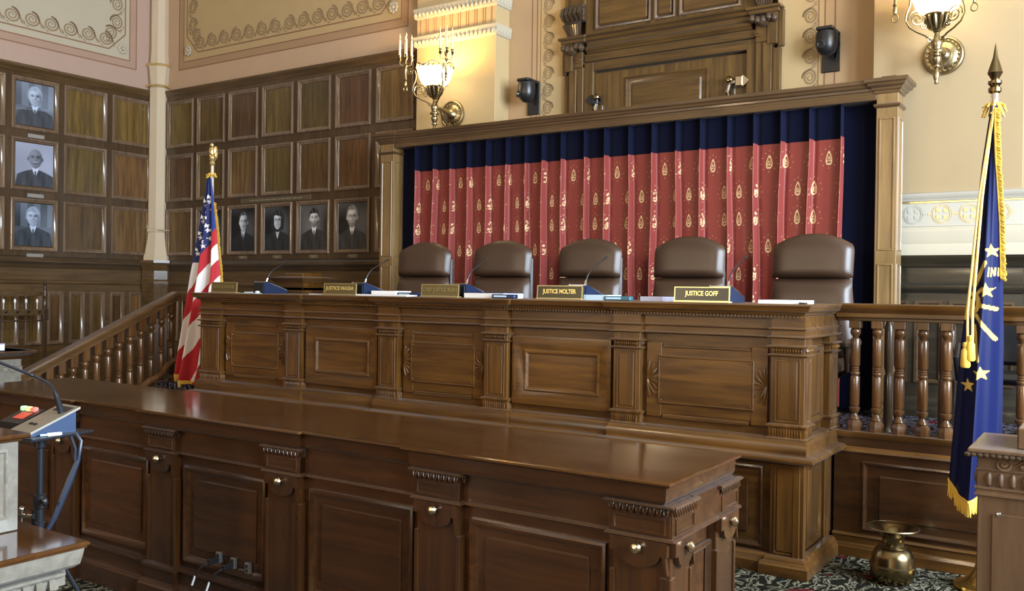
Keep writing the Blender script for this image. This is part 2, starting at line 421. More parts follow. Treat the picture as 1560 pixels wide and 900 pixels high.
# scroll ornament (a flat stencilled spiral wave) used along the painted borders
def scroll_mesh(name, sx, sz, m, flip=1):
    mb = MB(); pts = []
    for i in range(31):
        t = i/30; a = t*2.35*2*PI; r = .40*(1-t*.86)
        pts.append((flip*r*math.cos(a+PI*.5), r*math.sin(a+PI*.5)))
    pts = [(-flip*.52, -.36), (-flip*.40, -.05), (-flip*.22, .30)] + pts
    wd = [.02, .04, .05]+[.05-.03*i/30 for i in range(31)]
    L_, R_ = [], []
    for i, p in enumerate(pts):
        a = Vector(pts[max(i-1, 0)]); c = Vector(pts[min(i+1, len(pts)-1)]); d = (c-a).normalized(); n = Vector((d.y, -d.x))
        L_.append((p[0]-n.x*wd[i], p[1]-n.y*wd[i])); R_.append((p[0]+n.x*wd[i], p[1]+n.y*wd[i]))
    vs = [(x*sx, -.004, z*sz) for q in zip(L_, R_) for x, z in q]
    mb.add(vs, [(2*i, 2*i+1, 2*i+3, 2*i+2) for i in range(len(pts)-1)])
    b0 = [(flip*.28, -.40), (flip*.40, -.30), (flip*.46, -.12), (flip*.34, -.22)]
    mb.add([(x*sx, -.004, z*sz) for x, z in b0], [(0, 1, 2, 3)])
    b0 = [(flip*.10, -.46), (flip*.28, -.42), (flip*.20, -.36)]
    mb.add([(x*sx, -.004, z*sz) for x, z in b0], [(0, 1, 2)])
    return mesh_of(name, mb, m, smooth=None)
scroll_l = scroll_mesh('scroll_ornament', .26, .24, stencil, 1)
scroll_r = scroll_mesh('scroll_ornament_mirrored', .26, .24, stencil, -1)
ros = MB()
for k in range(8):
    a = 2*PI*k/8; ros.ball((.05*math.cos(a), -.012, .05*math.sin(a)), (.026, .014, .026), 6, 4)
ros.ball((0, -.016, 0), (.026, .02, .026), 8, 5)
rosette = mesh_of('rosette', ros, pale_cream)
def painted_field(root, x0, x1, zb, wall_mat, band_mat, field_mat, notch_l, notch_r, ros_l, ros_r):
    """flat painted decoration of the plaster above the wainscot; x0/x1 outer line of the border, zb its bottom"""
    zt = 6.9
    mb = MB(); mb.ring(x0, x1, zb, zt, 0, [(0, .0015), (.10, .0015)]); lobj('painted_border', mb, band_mat, root, smooth=None)
    mb = MB(); mb.ring(x0, x1, zb, zt, 0, [(-.008, .002), (.008, .002)]); mb.ring(x0+.10, x1-.10, zb+.10, zt-.1, 0, [(-.008, .002), (.008, .002)]); lobj('painted_line', mb, line_brown, root, smooth=None)
    mb = MB(); mb.box(x0+.1, x1-.1, -.001, -.0002, zb+.1, zt-.1, 0); lobj('painted_panel', mb, field_mat, root, smooth=None)
    zl = zb+.20                                       # inner line with notched corners
    nx0, nx1 = x0+.17, x1-.17; q = .24
    path = [(nx0, zt-.3), (nx0, zl+q), (nx0+q, zl), (nx1-q, zl), (nx1, zl+q), (nx1, zt-.3)]
    mb = MB()
    for (a, c) in zip(path[:-1], path[1:]):
        d = (Vector(c)-Vector(a)).normalized(); n = Vector((-d.y, d.x))*.009
        mb.add([(a[0]-n.x, -.003, a[1]-n.y), (c[0]-n.x, -.003, c[1]-n.y), (c[0]+n.x, -.003, c[1]+n.y), (a[0]+n.x, -.003, a[1]+n.y)], [(0, 1, 2, 3)])
    lobj('inner_line', mb, line_brown, root, smooth=None)
    for rx in (x0+.21, x1-.21): lobj('rosette', rosette, None, root, (rx, -.004, zb+.24))
    n = int((nx1-nx0-2*q)/.245); mid = (nx0+nx1)/2
    for i in range(n+1):
        x = nx0+q+.05+(nx1-nx0-2*q-.1)*i/n
        lobj('scroll', scroll_l if x < mid else scroll_r, None, root, (x, -.001, zl+.13))
    for k in range(7):
        lobj('scroll', scroll_l, None, root, (nx0+.13, -.001, zl+q+.14+.245*k), (0, PI/2, 0))
        lobj('scroll', scroll_r, None, root, (nx1-.13, -.001, zl+q+.14+.245*k), (0, -PI/2, 0))
    for sx, fx in ((1, nx0), (-1, nx1)):
        lobj('scroll', scroll_l if sx > 0 else scroll_r, None, root, (fx+sx*.22, -.001, zl+.22), (0, sx*PI/4, 0))

# left wall: local x is world y
wl = thing('wall_left', 'courtroom wall with dark panelling, three hung portraits and pinkish plaster above', 'wall', (XL, 0, 0), PI/2, kind='structure')
mb = MB(); mb.box(YF, 8.2, 0, .25, 0, ZC, 0); lobj('plaster_face', mb, pink, wl)
lcols = [(7.24-.67*k, 7.81-.67*k) for k in range(6)][::-1]
wainscot(wl, lcols, 3.6, 7.87, .287, 3.79)
mb = MB(); mb.box(YF, 3.6, -.04, -.001, 0, 4.36, .002); lobj('plain_panelling', mb, wood_wall_v, wl)
painted_field(wl, 3.2, 7.61, 4.62, pink, plaster('rose_border', (.40, .265, .20)), pale_cream, 0, 0, 0, 0)
# back wall, panelled stretch
wb = thing('wall_back', 'back wall stretch with oak panelling, five hung portraits and cream plaster above', 'wall', (0, YW, 0), 0, kind='structure')
mb = MB(); mb.box(XL-.25, -6.5, 0, .3, 0, ZC, 0); lobj('plaster_face', mb, plaster('tan_plaster', (.50, .35, .235)), wb)
bcols = [(-11.16+.6523*k, -10.615+.6523*k) for k in range(7)]
wainscot(wb, bcols, -11.27, -6.57, .30, -11.1)
painted_field(wb, -10.99, -6.83, 4.64, ochre, plaster('tan_border', (.38, .245, .145)), cream, 0, 0, 0, 0)
# back wall, recess with the door
wr = thing('wall_recess', 'recessed ochre back wall around the carved oak door above the canopy', 'wall', (0, YR, 0), 0, kind='structure')
mb = MB(); mb.box(-6.5, -4.75, 0, .25, 0, ZC, 0); mb.box(-2.6, XR, 0, .25, 0, ZC, 0); mb.box(-4.75, -2.6, .12, .25, 0, ZC, 0); lobj('plaster_face', mb, ochre, wr)
mb = MB()
for x in (-5.205, -5.144, -2.186, -2.10): mb.box(x-.006, x+.006, -.002, 0, 2.5, 6.5, 0)
lobj('painted_line', mb, line_brown, wr, smooth=None)
mb = MB()
for x0, x1 in ((-5.13, -4.80), (-2.56, -2.2)): mb.box(x0, x1, -.0015, 0, 2.5, 6.5, 0)
lobj('painted_strip', mb, cream, wr, smooth=None)
mb = MB()
for x in (-5.10, -2.24): mb.box(x-.005, x+.005, -.003, 0, 2.5, 6.5, 0)
lobj('painted_line', mb, line_brown, wr, smooth=None)
sv_l = scroll_mesh('scroll_vertical', .185, .16, stencil, 1); sv_r = scroll_mesh('scroll_vertical_mirrored', .185, .16, stencil, -1)
for k in range(12):
    lobj('scroll', sv_l, None, wr, (-5.00, -.002, 3.0+.179*k), (0, PI/2, 0))
    lobj('scroll', sv_r, None, wr, (-2.31, -.002, 3.0+.179*k), (0, -PI/2, 0))

# pilasters
def bead_course(mb, x0, x1, y, z, r, n, side_y=None):
    for i in range(n):
        x = x0+(x1-x0)*(i+.5)/n
        mb.ball((x, y, z), (.42*(x1-x0)/n, r, r), 8, 5)
    if side_y is not None:
        k = max(2, int((side_y-y)/((x1-x0)/n)))
        for i in range(k): mb.ball((x1, y+(side_y-y)*(i+.5)/k, z), (r, .42*(side_y-y)/k, r), 8, 5)
def pilaster(name, x0, x1, label, bands):
    t = thing(name, label, 'pilaster', ((x0+x1)/2, YP, 0), 0, kind='structure')
    mb = MB(); mb.box(x0, x1, YP, YR+.02, 0, 4.35, .006); obj('shaft', mb, cream if not bands else plaster('shaft_plaster', (.34, .25, .14)), t)
    P = lambda pr: [(x0, YR+.02), (x0, YP), (x1, YP), (x1, YR+.02)]
    for z in (4.32, 4.63):
        mb = MB(); mb.sweep(P(0), [(0, z-.01), (.02, z), (.028, z+.02), (.028, z+.06), (.035, z+.09), (.03, z+.11), (0, z+.12)]); obj('moulding', mb, pale_cream, t)
        mb = MB(); bead_course(mb, x0-.02, x1+.02, YP-.032, z+.035, .026, 20, YR); tag(obj('bead_course', mb, pale_cream, t), kind='stuff')
    mb = MB(); mb.box(x0, x1, YP, YR+.02, 4.44, ZC, .004); obj('fluted_frieze', mb, cream, t)
    w = (x1-x0-.08)/9; fl = MB()
    ring = [(-.040, .0)]+[(-.040*math.cos(PI*i/8), .155+.040*math.sin(PI*i/8)) for i in range(9)]+[(.040, .0)]
    fl.tube([(x, 0, z) for x, z in ring], .005, 5); fme = mesh_of('flute', fl, line_brown)
    for i in range(9): lobj('flute', fme, None, t, (x0+.04+w*(i+.5)-(x0+x1)/2, -.001, 4.45))
    return t
pl = pilaster('trim_2', -6.57, -5.5, 'cream plaster pilaster with beaded mouldings, behind the smaller lit sconce', False)
pr = pilaster('trim_3', -1.73, -.64, 'cream plaster pilaster with ornament band and dark wood foot, behind the indigo flag', True)
x0, x1 = -1.73, -.64; path = [(x0, YR), (x0, YP), (x1, YP), (x1, YR)]
mb = MB(); mb.sweep(path, [(0, 2.385), (.012, 2.39), (.02, 2.41), (.045, 2.43), (.05, 2.447), (0, 2.46)]); obj('band_moulding', mb, grey_cream, pr)
mb = MB(); mb.sweep(path, [(.004, 2.372), (.012, 2.374), (.012, 2.386), (.004, 2.388)]); obj('gilt_line', mb, gilt, pr)
mb = MB(); mb.sweep(path, [(0, 2.19), (.004, 2.19), (.004, 2.372), (0, 2.372)]); obj('ornament_band', mb, grey_cream, pr)
mb = MB(); mb.sweep(path, [(0, 1.955), (.035, 1.96), (.035, 2.03), (.022, 2.05), (.03, 2.075), (.03, 2.15), (.018, 2.165), (.018, 2.185), (0, 2.19)]); obj('dado_moulding', mb, pale_cream, pr)
med = MB()
def annulus(mb, r0, r1, n=28, y=-.007):
    vs = []
    for i in range(n):
        a = 2*PI*i/n; vs += [(r0*math.cos(a), y, r0*math.sin(a)), (r1*math.cos(a), y, r1*math.sin(a))]
    mb.add(vs, [(2*i, 2*i+1, (2*i+3) % (2*n), (2*i+2) % (2*n)) for i in range(n)])
annulus(med, .060, .066); annulus(med, .073, .076)
for sx in (-1, 1):
    for sz in (-1, 1): med.box(sx*.026-.014, sx*.026+.014, -.007, -.005, sz*.026-.014, sz*.026+.014, 0)
med.box(-.10, -.076, -.007, -.005, -.005, .005, 0); med.box(.076, .10, -.007, -.005, -.005, .005, 0)
mm1 = mesh_of('medallion_plain', med, plaster('medallion_grey', (.42, .40, .34)), smooth=None); mm2 = mesh_of('medallion_gilt', med, stencil_gold, smooth=None)
for x, me in ((-1.62, mm1), (-1.406, mm1), (-1.195, mm2), (-1.0, mm2), (-.79, mm2)):
    lobj('medallion', me, None, pr, (x-(x0+x1)/2, 0, 2.285))
# dark wainscot along the recess and under the right pilaster
def low_wainscot(root, name, path):
    mb = MB(); mb.sweep(path, [(0, .68), (.03, .68), (.03, .80), (.016, .82), (.012, .84), (.012, 1.66), (.03, 1.67), (.05, 1.70), (.05, 1.72), (.02, 1.74), (.014, 1.76), (.014, 1.86), (.035, 1.875), (.04, 1.90), (.07, 1.93), (.075, 1.955), (0, 1.957)])
    return obj(name, mb, wood('shade_dark_oak', (.030, .022, .011), (.012, .009, .005), 'x', .4), root)  # oak darkened to hold the shade behind the balusters
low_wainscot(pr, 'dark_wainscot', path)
mb = MB()
for i in range(4):
    xx = x0+.10+i*.25; mb.ring(xx, xx+.2, .95, 1.6, YP-.012, [(0, 0), (0, .012), (.02, .012), (.03, 0)])
obj('wainscot_moulding', mb, wood_wall_dark, pr)
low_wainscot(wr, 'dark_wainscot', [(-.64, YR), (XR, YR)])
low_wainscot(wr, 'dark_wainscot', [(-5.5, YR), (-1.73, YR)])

# corner column
t = thing('trim_1', 'slender cream corner column with two brass rings between the panelled walls', 'column', (XL+.10, YW-.10, 0), kind='structure')
def octo(prof, cx, cy, r=8):
    mb = MB(); mb.lathe(prof, cx, cy, 8, 0); return mb
cx, cy = XL+.08, YW-.08
mb = MB(); mb.lathe([(.215, 1.985), (.215, 2.04), (.19, 2.10), (.185, 2.14), (.155, 2.30), (.15, 2.38), (.165, 2.385), (.165, 2.42), (.148, 2.43), (.14, 4.40), (.15, 4.41), (.13, 4.44), (.155, 4.68), (.165, 4.70), (.14, 4.72), (.125, 4.9), (.12, ZC)], cx, cy, 8); obj('shaft', mb, plaster('column_plaster', (.56, .46, .33)), t, smooth=20)
for z in (4.42, 4.715):
    mb = MB(); mb.tube([(cx+.158*math.cos(a), cy+.158*math.sin(a), z) for a in [2*PI*i/24 for i in range(24)]], .018, 8, closed=True); obj('brass_ring', mb, gilt, t)
mb = MB(); mb.lathe([(.235, 1.0), (.235, 1.60), (.25, 1.64), (.25, 1.69), (.235, 1.72), (.235, 1.84), (.26, 1.90), (.28, 1.95), (.28, 1.985)], cx, cy, 8); obj('wood_foot', mb, wood_wall_h, t, smooth=20)
mb = MB(); mb.lathe([(.235, 0), (.235, 1.0)], cx, cy, 8); obj('wood_shaft', mb, wood_wall_v, t, smooth=20)
# back-lit? no: small electrical rods clipped to the column
mb = MB(); mb.tube([(cx+.14, cy-.10, 2.41), (cx+.30, cy-.02, 2.40)], .006, 6); obj('bracket_rod', mb, pale_cream, t)

# ---------------- door above the canopy
dr = thing('door_1', 'tall carved oak door with transom panels and bolts above the curtained canopy', 'door', (-3.67, YR, 0), kind='structure')
Y = YR
mb = MB(); mb.box(-4.455, -2.875, Y+.02, Y+.07, DZ, 3.835, .004); leaf = obj('door_leaf', mb, wood_door_v, dr)
mb = MB(); mb.ring(-4.12, -3.245, 1.1, 3.755, Y+.02, [(0, 0), (.0, .012), (.016, .018), (.03, .010), (.075, .004)]); obj('leaf_moulding', mb, wood_door_h, leaf)
mb = MB(); mb.box(-4.045, -3.32, Y-.0, Y+.03, 1.17, 3.68, .014); obj('raised_field', mb, wood_door_h, leaf)
for x, z in ((-4.37, 3.55), (-2.99, 3.565)):
    mb = MB(); s = 1 if x > -3.6 else -1
    mb.box(x+s*.02, x+s*.09, Y-.055, Y+.02, z-.04, z+.05, .006)
    mb.prism([(x+s*.09, z-.05), (x+s*.15, z+.005), (x+s*.09, z+.06)][::s], Y-.05, Y+.02)
    mb.box(x-.05, x+s*.02, Y-.04, Y+.02, z-.01, z+.02, .004)
    k = obj('rim_lock', mb, chrome if s > 0 else black_metal, leaf)
    mb = MB(); mb.lathe([(.008, 0), (.03, .004), (.032, .02), (.02, .034), (.0, .036)], 0, 0, 14, mat=Matrix.Translation((x-.04, Y-.035, z+.03)) @ Matrix.Rotation(PI/2, 4, 'X')); obj('turn_knob', mb, brass_dark, leaf)
    mb = MB(); mb.tube([(x-.04, Y-.03, z-.02), (x-.05, Y-.045, z-.09), (x-.03, Y-.03, z-.17)], [.018, .024, .012], 8); mb.ball((x-.04, Y-.03, z-.2), (.018, .018, .03), 8, 6); obj('lever_handle', mb, chrome, leaf)
# casing
mb = MB()
for s, xo, xi in ((1, -4.56, -4.455), (-1, -2.78, -2.875)):
    mb.box(xo, xi, Y-.03, Y+.05, DZ, 3.94, .004)
    mb.box(xo-s*.07, xo, Y-.055, Y+.05, DZ, 3.93, .004)
    mb.box(xo-s*.15, xo-s*.07, Y-.075, Y+.05, DZ, 3.885, .004)
    mb.box(xo-s*.22, xo-s*.15, Y-.045, Y+.05, DZ, 3.83, .004)
    mb.box(xo-s*.11, xo-s*.0, Y-.07, Y+.05, 3.89, 4.05, .004)
    mb.box(xo-s*.20, xo-s*.11, Y-.085, Y+.05, 3.86, 4.14, .004)
    mb.box(xo-s*.245, xo-s*.20, Y-.05, Y+.05, 3.84, 4.17, .004)
obj('side_casing', mb, wood_door_v, dr)
mb = MB(); mb.box(-4.454, -2.876, Y-.03, Y+.05, 3.85, 3.94, .003); mb.box(-4.55, -2.79, Y-.045, Y+.05, 3.945, 4.02, .003)
mb.sweep([(-4.52, Y), (-2.82, Y)], [(0, 4.02), (.05, 4.025), (.06, 4.045), (.075, 4.05), (.085, 4.075), (.06, 4.09), (.05, 4.10), (.05, 4.14), (.08, 4.15), (.09, 4.175), (.12, 4.19), (.12, 4.205), (0, 4.215)]); obj('head_casing', mb, wood_door_h, dr)
mb = MB(); mb.box(-4.55, -2.79, Y-.03, Y+.05, 4.21, 5.2, .003); obj('transom_board', mb, wood_door_v, dr)
for a, c in ((-4.425, -3.825), (-3.785, -3.57), (-3.525, -2.93)):
    mb = MB(); mb.box(a+.035, c-.035, Y-.055, Y-.03, 4.29, 5.0, .012); p = obj('transom_panel', mb, wood_door_h, dr)
    mb = MB(); mb.ring(a, c, 4.255, 5.05, Y-.03, [(0, 0), (0, .03), (.012, .034), (.03, .008), (.036, 0)]); obj('transom_moulding', mb, wood_moulding, p)
for s, x in ((1, -4.66), (-1, -2.70)):
    mb = MB()
    for q in range(5):
        mb.tube([(x-.10+q*.05, Y-.05, 4.50), (x-.10+q*.05, Y-.13, 4.47), (x-.10+q*.05, Y-.15, 4.42), (x-.10+q*.05, Y-.11, 4.385), (x-.10+q*.05, Y-.08, 4.42)], .024, 7)
    mb.box(x-.12, x+.12, Y-.09, Y, 4.36, 4.52, .006); c = obj('scroll_bracket', mb, wood_dark, dr)
    mb = MB()
    for q in range(7):
        a = -.5+q/6; mb.tube([(x+a*.10, Y-.05, 4.37), (x+a*.16, Y-.12, 4.31), (x+a*.10, Y-.075, 4.22), (x+a*.04, Y-.05, 4.15)], [.02, .028, .02, .008], 6)
    mb.box(x-.05, x+.05, Y-.05, Y, 4.12, 4.37, .004); obj('acanthus_leaf', mb, wood_dark, c)
    mb = MB(); mb.box(x-.16, x+.16, Y-.13, Y+.02, 4.175, 4.20, .005); mb.box(x-.14, x+.14, Y-.10, Y+.02, 4.14, 4.175, .005); obj('bracket_shelf', mb, wood_door_h, c)
    mb = MB()
    for q in range(5): mb.ball((x-.10+q*.05, Y-.10, 4.085+.012*math.cos(q*2.0)), (.036, .04, .04), 8, 6)
    mb.ball((x, Y-.10, 4.045), (.05, .04, .03), 8, 6); obj('carved_drop', mb, wood_dark, c)
    mb = MB(); mb.lathe([(.0, .02), (.014, .02), (.018, .012), (.036, .012), (.04, 0)], 0, 0, 16, mat=Matrix.Translation((x+s*.05, Y-.07, 3.975)) @ Matrix.Rotation(PI/2, 4, 'X')); obj('turned_boss', mb, wood_door_h, c)
    mb = MB(); mb.box(x-.12, x+.12, Y-.06, Y+.02, 4.52, 5.2, .005); obj('side_pilaster', mb, wood_door_v, c)
# ------------------------------------------------------------------ judges' bench
def dent_row(mb, x0, x1, y0, y1, z0, z1, pitch, duty=.55):
    n = max(1, int((x1-x0)/pitch))
    for i in range(n):
        a = x0+(x1-x0)*i/n; mb.box(a, a+(x1-x0)/n*duty, y0, y1, z0, z1, 0)
BX0, BX1, BF, BB = -6.95, -1.52, 5.31, 6.08
bench = thing('judges_bench', 'long carved oak judges bench with five panelled bays and pilasters, topped by nameplates', 'bench', (-4.23, 5.7, 0))
pil_x = [(-6.95, -6.67), (-5.845, -5.645), (-4.80, -4.60), (-3.785, -3.588), (-2.755, -2.561), (-1.715, -1.52)]
FWD = [(-6.97, -5.625), (-4.82, -3.568), (-2.775, -1.50)]
def step_path(rngs, x0, x1, yb, yf, ybk):
    p = [(x0, ybk)]
    if rngs[0][0] > x0+.01: p.append((x0, yb))
    for a, c in rngs:
        if a > x0+.01: p += [(a, yb), (a, yf)]
        else: p.append((x0, yf))
        if c < x1-.01: p += [(c, yf), (c, yb)]
        else: p.append((x1, yf))
    p.append((x1, ybk)); return p
mb = MB(); mb.box(BX0+.05, BX1-.05, BF+.055, BB, .0, 1.53, .002); obj('carcass', mb, wood_bench_h, bench)
P1 = step_path(FWD, -6.965, -1.505, BF-.005, BF-.04, BB)
mb = MB(); mb.sweep(P1, [(-.3, 1.582), (.030, 1.582), (.036, 1.578), (.036, 1.572), (.028, 1.566), (.022, 1.545), (.016, 1.540), (-.004, 1.534), (-.012, 1.52), (-.03, 1.515), (-.03, 1.50), (-.06, 1.50)]); obj('cornice', mb, wood_bench_h, bench)
mb = MB(); mb.box(BX0-.01, BX1+.01, BF-.02, BB, 1.545, 1.5815, .003); obj('worktop', mb, wood_bench_h, bench)
mb = MB(); dent_row(mb, BX0+.02, BX1-.02, BF-.018, BF+.05, 1.503, 1.516, .022); tag(obj('dentil_course', mb, wood_bench_h, bench), kind='stuff')
P2 = step_path([(a, c) for a, c in pil_x], -6.95, -1.52, BF+.035, BF, BB)
mb = MB(); mb.sweep(P2, [(-.03, 1.513), (0, 1.513), (0, 1.446), (.014, 1.444), (.016, 1.436), (.004, 1.430), (0, 1.428), (0, 1.396), (-.03, 1.396)]); obj('frieze', mb, wood_bench_h, bench)
mb = MB(); mb.sweep(P2, [(-.03, 1.398), (.006, 1.398), (.020, 1.394), (.022, 1.388), (.008, 1.382), (-.03, 1.380)]); obj('frieze_moulding', mb, wood_bench_h, bench)
# ledge between the upper and the lower tier
P3 = step_path(FWD, -6.97, -1.50, BF, BF-.03, BB)
mb = MB(); mb.sweep(P3, [(-.06, .805), (-.02, .80), (-.004, .79), (0, .775), (.006, .765), (.004, .715), (.014, .708), (.05, .702), (.06, .692), (.06, .680), (.048, .668), (.02, .660), (-.06, .655)]); obj('ledge', mb, wood_bench_h, bench)
mb = MB(); mb.sweep(P2, [(-.03, .11), (.010, .108), (.02, .096), (.024, .084), (.034, .080), (.04, .066), (.046, .060), (.046, .001), (-.03, .001)]); obj('plinth', mb, wood_bench_h, bench)

def tagk(o):
    if o.name.split('.')[0] in ('bead_strip', 'fluted_capital', 'fluted_base'): o['kind'] = 'stuff'
    return o
def bench_pilaster(w):
    """meshes local to the pilaster's front middle (y = 0 front face)"""
    h = w/2; out = []
    a = MB(); a.box(-h, h, 0, .06, .80, 1.385, .003); out.append(('pilaster', a, wood_bench_v))
    a = MB(); a.sweep([(-h, .055), (-h, 0), (h, 0), (h, .055)], [(0, 1.345), (.012, 1.343), (.022, 1.338), (.024, 1.332), (.010, 1.328), (0, 1.326)]); a.sweep([(-h, .055), (-h, 0), (h, 0), (h, .055)], [(0, 1.292), (.014, 1.290), (.018, 1.284), (.012, 1.277), (0, 1.274)]); out.append(('capital_moulding', a, wood_bench_h))
    a = MB()
    n = 11
    for i in range(n):
        x = -h+.012+(w-.024)*(i+.5)/n; a.tube([(x, -.002, 1.328), (x, -.010, 1.31), (x, -.002, 1.293)], [.004, .0065, .003], 5)
    for i in range(3):
        y = .008+.018*i; a.tube([(h+.001, y, 1.328), (h+.008, y, 1.31), (h+.001, y, 1.293)], [.004, .0065, .003], 5)
    out.append(('fluted_capital', a, wood_bench_v))
    a = MB(); a.ring(-h+.03, h-.03, .895, 1.262, 0, [(-.006, 0), (-.004, .004), (.002, .004), (.008, -.006), (.010, -.006)]); a.box(-h+.042, h-.042, -.005, .004, .907, 1.25, .004); out.append(('shaft_panel', a, wood_bench_v))
    a = MB(); a.sweep([(-h, .055), (-h, 0), (h, 0), (h, .055)], [(0, .885), (.010, .883), (.020, .876), (.020, .868), (.008, .862), (.004, .806), (.016, .803), (.018, .797), (0, .79)])
    for i in range(n):
        x = -h+.012+(w-.024)*(i+.5)/n; a.tube([(x, -.004, .858), (x, -.006, .835), (x, -.004, .808)], [.003, .0055, .004], 6)
    for i in range(3):
        y = .008+.018*i; a.tube([(h+.003, y, .858), (h+.005, y, .835), (h+.003, y, .808)], [.003, .0055, .004], 6)
    out.append(('fluted_base', a, wood_bench_v))
    a = MB(); a.box(-h, h, .02, .06, .09, .665, .003); a.ring(-h+.03, h-.03, .12, .63, .02, [(-.006, 0), (-.004, .005), (.002, .005), (.010, -.004)]); a.box(-h+.042, h-.042, .013, .03, .132, .618, .004); out.append(('lower_pilaster', a, wood_bench_v))
    return [(nm, mesh_of(nm, a, m), m) for nm, a, m in out]
pcache = {}
def put_pilaster(x, y, w, rz=0):
    k = round(w, 2)
    if k not in pcache: pcache[k] = bench_pilaster(k)
    rl = bench.location
    first = None
    for nm, me, m in pcache[k]:
        if first is None:
            first = lobj(nm, me, None, bench, (x-rl.x, y-rl.y, -rl.z), (0, 0, rz))
        else: tagk(lobj(nm, me, None, first))
for a, c in pil_x: put_pilaster((a+c)/2, BF, c-a)
# right and left end
for sx, X in ((1, BX1), (-1, BX0)):
    rz = PI/2 if sx > 0 else -PI/2
    for y0, y1 in ((BF+.01, BF+.15), (BB-.22, BB-.02)): put_pilaster(X, (y0+y1)/2, y1-y0, rz)
    for z0, z1 in ((.86, 1.33), (.12, .63)):
        mb = MB(); mb.ring(-.16, .16, z0, z1, 0, [(0, 0), (0, .016), (.012, .02), (.028, .006), (.034, .0)]); mb.box(-.11, .11, -.012, .002, z0+.05, z1-.05, .006)
        lobj('end_panel', mb, wood_bench_v, bench, (X-sx*.048-bench.location.x, BF+.36-bench.location.y, 0), (0, 0, rz))
# bays
HW = .385
def ears(mb, y0=-.014):
    mb.box(-HW, HW, y0+.004, .002, -.225, .215, .003)
def shell(mb, s):
    for i in range(8):
        a = -PI/2+PI*(i+.5)/8
        dx, dz = -s*.072*math.cos(a), .105*math.sin(a)
        p0 = (s*(HW-.008), -.015, 0); p1 = (s*(HW-.008)+dx*.6, -.022, dz*.6); p2 = (s*(HW-.008)+dx, -.018, dz)
        mb.tube([p0, p1, p2], [.003, .0085, .007], 6); mb.ball(p2, (.008, .008, .012), 6, 4)
fA = MB(); ears(fA)
for sx in (-1, 1): fA.box(sx*HW, sx*(HW-.10), -.018, 0, -.238, .232, .003)
fA.box(-HW+.09, HW-.09, -.014, 0, .150, .205, .003); fA.box(-HW+.09, HW-.09, -.014, 0, -.215, -.150, .003)
fieldA = MB(); fieldA.box(-.30, .30, -.026, 0, -.148, .146, .006); fieldA.ring(-.304, .304, -.152, .150, -.012, [(-.004, 0), (-.002, .012), (.006, .018), (.014, .012)])
for sx in (-1, 1):
    for sz in (-1, 1): fieldA.ball((sx*.283, -.028, sz*.130), .007, 7, 5)
shR, shL = MB(), MB(); shell(shR, 1); shell(shL, -1)
stA = MB()
for z in (.214, -.226):
    stA.box(-HW+.11, HW-.11, -.020, -.004, z-.008, z+.004, .001)
    for i in range(46): 
        x = -HW+.115+(2*HW-.23)*i/45; stA.ball((x, -.020, z+.009 if z > 0 else z-.013), (.0045, .004, .005), 5, 3)
fB = MB(); ears(fB); fB.ring(-HW, HW, -.238, .232, 0, [(0, 0), (0, .034), (.012, .036), (.098, .012), (.098, .0)])
fieldB = MB(); fieldB.ring(-HW+.095, HW-.095, -.142, .136, 0, [(-.006, 0), (-.006, .022), (.006, .028), (.014, .026), (.026, .010), (.030, .004)]); fieldB.box(-HW+.12, HW-.12, -.008, .002, -.117, .111, .002)
stB = MB()
for sx in (-1, 1):
    stB.box(sx*(HW-.012), sx*(HW-.026), -.034, -.010, -.15, .14, .002)
    for i in range(26): stB.ball((sx*(HW-.006), -.030, -.145+.28*i/25), (.005, .005, .0045), 5, 3)
me_A = [('panel_frame', mesh_of('panel_frame', fA, wood_bench_h)), ('raised_field', mesh_of('raised_field', fieldA, wood_bench_h)), ('shell_carving', mesh_of('shell_carving', shR, wood_bench_v)), ('shell_carving', mesh_of('shell_carving_mirrored', shL, wood_bench_v)), ('bead_strip', mesh_of('bead_strip', stA, wood_bench_h))]
me_B = [('panel_frame', mesh_of('splayed_frame', fB, wood_bench_h)), ('recessed_field', mesh_of('recessed_field', fieldB, wood_bench_h)), ('bead_strip', mesh_of('upright_bead_strip', stB, wood_bench_v))]
lowp = MB(); lowp.ring(-.37, .37, .13, .615, 0, [(0, 0), (0, .014), (.010, .018), (.022, .006), (.03, 0)]); lowp.box(-.28, .28, -.014, .002, .21, .53, .006)
lowm = mesh_of('lower_panel', lowp, wood_counter_h)  # darker oak puts the shade of the lower tier into the colour
for i in range(5):
    cx = (pil_x[i][1]+pil_x[i+1][0])/2; f0 = None; k = (pil_x[i+1][0]-pil_x[i][1])/.826
    for nm, me in (me_A if i % 2 == 0 else me_B):
        if f0 is None:
            f0 = lobj(nm, me, None, bench, (cx-bench.location.x, BF+.055-bench.location.y, 1.09)); f0.scale = (k, 1, 1)
        else: tagk(lobj(nm, me, None, f0))
    lobj('lower_panel', lowm, None, bench, (cx-bench.location.x, BF+.055-bench.location.y, 0))

# ------------------------------------------------------------------ clerk's counter in front
ctr = thing('clerk_counter', 'long low panelled oak counter with glossy top and knobbed pilasters in front of the bench', 'counter', (-3.63, 3.22, 0))
CX0, CX1, CF, CB = -6.04, -1.27, 2.90, 3.55
cpx = [-1.394-.903*k for k in range(6)]
CFWD = [(-6.06, -4.87), (-4.245, -3.065), (-2.44, -1.262)]
PC = step_path(CFWD, -6.045, -1.275, CF-.005, CF-.03, CB)
mb = MB(); mb.box(CX0+.05, CX1-.05, CF+.045, CB, 0, .97, .002); obj('carcass', mb, wood_counter_h, ctr)
mb = MB(); mb.sweep(PC, [(0, 1.0), (.004, 1.0), (.012, .997), (.015, .990), (.008, .984), (.002, .980)]);
